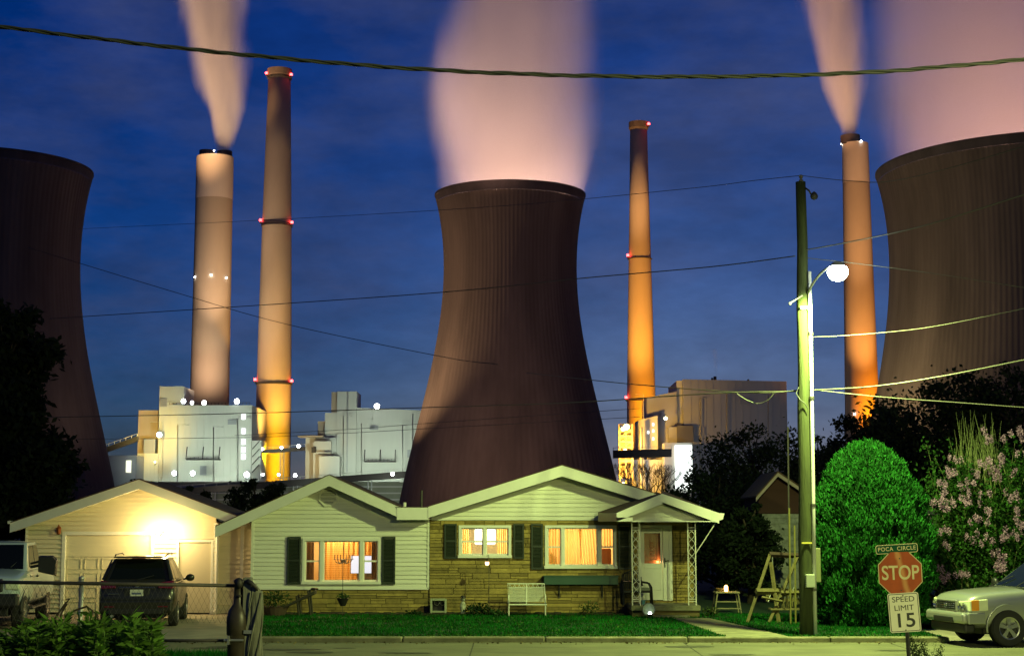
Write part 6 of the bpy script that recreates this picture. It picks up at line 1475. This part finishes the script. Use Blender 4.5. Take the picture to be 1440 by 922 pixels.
# slanted dark garden rack
YU = 42.3; a_, c_ = W(398,853,YU), W(444,829,YU)
t = root('garden_recliner', ((a_.x+c_.x)/2, YU, .1), 'dark sloping garden recliner leaning up against the wing base', 'recliner')
b = MB(); b.hull([(a_.x,YU-.25,a_.z),(c_.x,YU-.25,c_.z),(c_.x,YU-.25,c_.z-.10),(a_.x,YU-.25,a_.z-.05)],[(a_.x,YU+.25,a_.z),(c_.x,YU+.25,c_.z),(c_.x,YU+.25,c_.z-.10),(a_.x,YU+.25,a_.z-.05)]); b.build('slanted_board', mat('dark_teak', (.035,.03,.018), .8), t, bevel=.02)
for px in (421,437):
    for s in (-.2,.2): MB().tube((X(px,YU)+.06,YU+s,.1),(X(px,YU)-.02,YU+s,Z(829+(437-px)*.45,YU)),.028).build('leg', MATS['dark_teak'], t)
MB().ball((c_.x-.03,YU-.05,c_.z+.03),.07,10,(1.6,1,.5)).build('headrest', m_dark, t, smooth=True)
# table with lantern beyond the porch
YT = 43.6; x0,x1,zt_ = X(1003,YT),X(1037,YT),Z(831,YT)
t = root('garden_table', ((x0+x1)/2, YT, .1), 'small slatted garden table in the dark right of the porch', 'table')
MB().box(x0,x1,YT-.3,YT+.3,zt_-.04,zt_).build('tabletop', mat('pale_wood', (.22,.20,.11), .8), t, bevel=.01)
for (xx,yy) in ((x0+.05,YT-.26),(x1-.05,YT-.26),(x0+.05,YT+.26),(x1-.05,YT+.26)): MB().tube((xx+(.08 if xx>(x0+x1)/2 else -.08),yy,.1),(xx,yy,zt_-.04),.02).build('leg', MATS['pale_wood'], t)
b = MB(); b.box(x0,x1,YT-.27,YT-.24,.22,.25).box(x0,x1,YT-.27,YT-.24,.4,.43); b.build('rails', MATS['pale_wood'], t)
p = W(1021,826,YT-.1); l = root('table_lantern', (p.x, YT-.1, zt_), 'small amber lantern burning on the garden table', 'lantern')
MB().lathe([(.04,0),(.05,.02),(.05,.13),(.02,.17)], (p.x,YT-.1,zt_+.002), 12).build('lantern_glass', emit_mat('amber_lantern', (1,.58,.15), 10), l)
pointlight('lantern_glow', (p.x,YT-.25,zt_+.2), 5, (1,.6,.2), .04, l)
l = root('bowl', (X(1008,YT), YT-.1, zt_), 'dark bowl on the garden table left of the amber lantern', 'bowl'); MB().lathe([(.05,0),(.12,.09),(.11,.09),(.02,.01)], (X(1010,YT),YT-.1,zt_+.002), 16).build('bowl_body', mat('brown_bowl', (.2,.13,.05), .6), l)
# A-frame swing
YW = 39.5
def wq(px, py, dy=0): return W(px, py, YW+dy)
t = root('garden_swing', (X(1110,YW), YW, .1), 'weathered wooden A-frame garden swing left of and behind the utility pole', 'swing')
m_sw = mat('weathered_wood', (.13,.11,.04), .85, bump=.5, bscale=15, var=.3, vscale=4)
def beam(name, a, b_, w=.045, par=t, m=m_sw):
    return MB().tube(a, b_, w*1.1, n=4).build(name, m, par)
for (a,c) in (((1051,862),(1083,779)),((1082,882),(1122,782)),((1095,862),(1084,790)),((1166,872),(1146,830))):
    pa, pc_ = W(a[0],a[1],YW), W(c[0],c[1],YW+.3); pa.z = .1; beam('leg', pa, pc_)
beam('top_beam', W(1082,779,YW+.3), W(1150,782,YW+.3), .06, t, mat('dark_beam', (.05,.03,.02), .8))
beam('cross_bar', W(1063,831,YW), W(1094,831,YW+.2), .07); beam('cross_bar', W(1098,833,YW-.1), W(1128,833,YW+.1), .05)
SW = MB()
for k in range(4): y = YW-.05+k*.12; SW.box(X(1081,YW),X(1140,YW),y,y+.09,Z(857,YW),Z(855,YW))
SW.build('seat', m_sw, t)
SW = MB()
for k in range(3): z = Z(846-k*7,YW); SW.box(X(1079,YW),X(1140,YW),YW+.42,YW+.45,z,z+.07)
for k in range(14): xx = X(1098+k*3,YW); SW.tube((xx,YW+.4,Z(856,YW)),(xx+random.uniform(-.03,.03),YW+.42,Z(828,YW)),.014,n=4)
SW.build('backrest', m_sw, t)
for px in (1088,1118):
    b = MB(); x = X(px,YW); b.path([(x,YW+.3,Z(782,YW)),(x,YW+.25,Z(822,YW)),(x-.16,YW+.05,Z(846,YW))],.012,5); b.path([(x,YW+.25,Z(822,YW)),(x+.16,YW+.4,Z(846,YW))],.012,5); b.build('hanging_chain', m_steel_l, t)
beam('armrest', W(1071,839,YW-.1), W(1100,845,YW-.1), .03)
for px in (1109,1116):
    tag(MB().tube((X(px,38.8),38.8,.1),(X(px,38.8)+.02,38.8,Z(714 if px==1109 else 738,38.8)),.022,n=6).build('bamboo_pole', mat('bamboo', (.14,.13,.03), .6)), 'taller thin pole upright before the garden swing' if px==1109 else 'shorter thin pole upright between swing and utility pole', 'pole')
# shed
YSH = 50
t = root('garden_shed', (X(1094,YSH), YSH, 0), 'small dark shed with white trimmed gable and white sided wall behind the swing', 'shed')
zw = Z(722,YSH); 
b = MB(); siding(b, [(X(1072,YSH),.1),(X(1160,YSH),.1),(X(1160,YSH),zw),(X(1072,YSH),zw)], YSH, lap=.17); b.build('wall', mat('shed_siding', (.20,.21,.18), .7, var=.5, vscale=4), t)
b = MB(); b.prism([(X(1066,YSH),zw+.01),(X(1160,YSH),zw+.01),(X(1158,YSH),Z(706,YSH)),(X(1094,YSH),Z(668,YSH)),(X(1068,YSH),Z(694,YSH))], YSH-.05, YSH+3); b.build('gable_wall', mat('shed_brown', (.05,.02,.016), .9), t)
for (a,c) in (((1063,699),(1094,664)),((1094,664),(1136,692))):
    A, C_ = W(a[0],a[1],YSH-.4), W(c[0],c[1],YSH-.4); MB().prism([(A.x,A.z-.12),(C_.x,C_.z-.12),(C_.x,C_.z),(A.x,A.z)], YSH-.4, YSH-.35).build('fascia', mat('shed_trim', (.4,.33,.28), .8), t)
    MB().prism([(A.x,A.z),(C_.x,C_.z),(C_.x,C_.z+.05),(A.x,A.z+.05)], YSH-.42, YSH+3).build('roof', m_shingle, t)
# neighbour house glimpsed behind the lilac
YN = 52
t = root('neighbour_house', (X(1330,YN), YN, 0), 'pale house wall glimpsed between evergreen and lilac bush', 'house')
b = MB(); siding(b, [(X(1290,YN),.1),(X(1480,YN),.1),(X(1480,YN),Z(738,YN)),(X(1290,YN),Z(738,YN))], YN, lap=.17); b.build('wall', mat('neighbour_siding', (.38,.42,.34), .7), t)
MB().box(X(1285,YN),X(1490,YN),YN-.5,YN+5,Z(719,YN),Z(716,YN)).build('roof', m_shingle, t); MB().box(X(1285,YN),X(1490,YN),YN-.53,YN-.5,Z(723,YN),Z(717,YN)).build('fascia', MATS['shed_siding'], t); MB().box(X(1290,YN),X(1480,YN),YN+.1,YN+5,0,Z(722,YN)).build('outer_wall', MATS['neighbour_siding'], t)
MB().box(X(1325,YN),X(1352,YN),YN-.06,YN-.02,Z(760,YN),Z(745,YN)).build('window', m_tint, t)
# ------------------------------------------------------------------ street lamp light (kept with its lamp fixture)
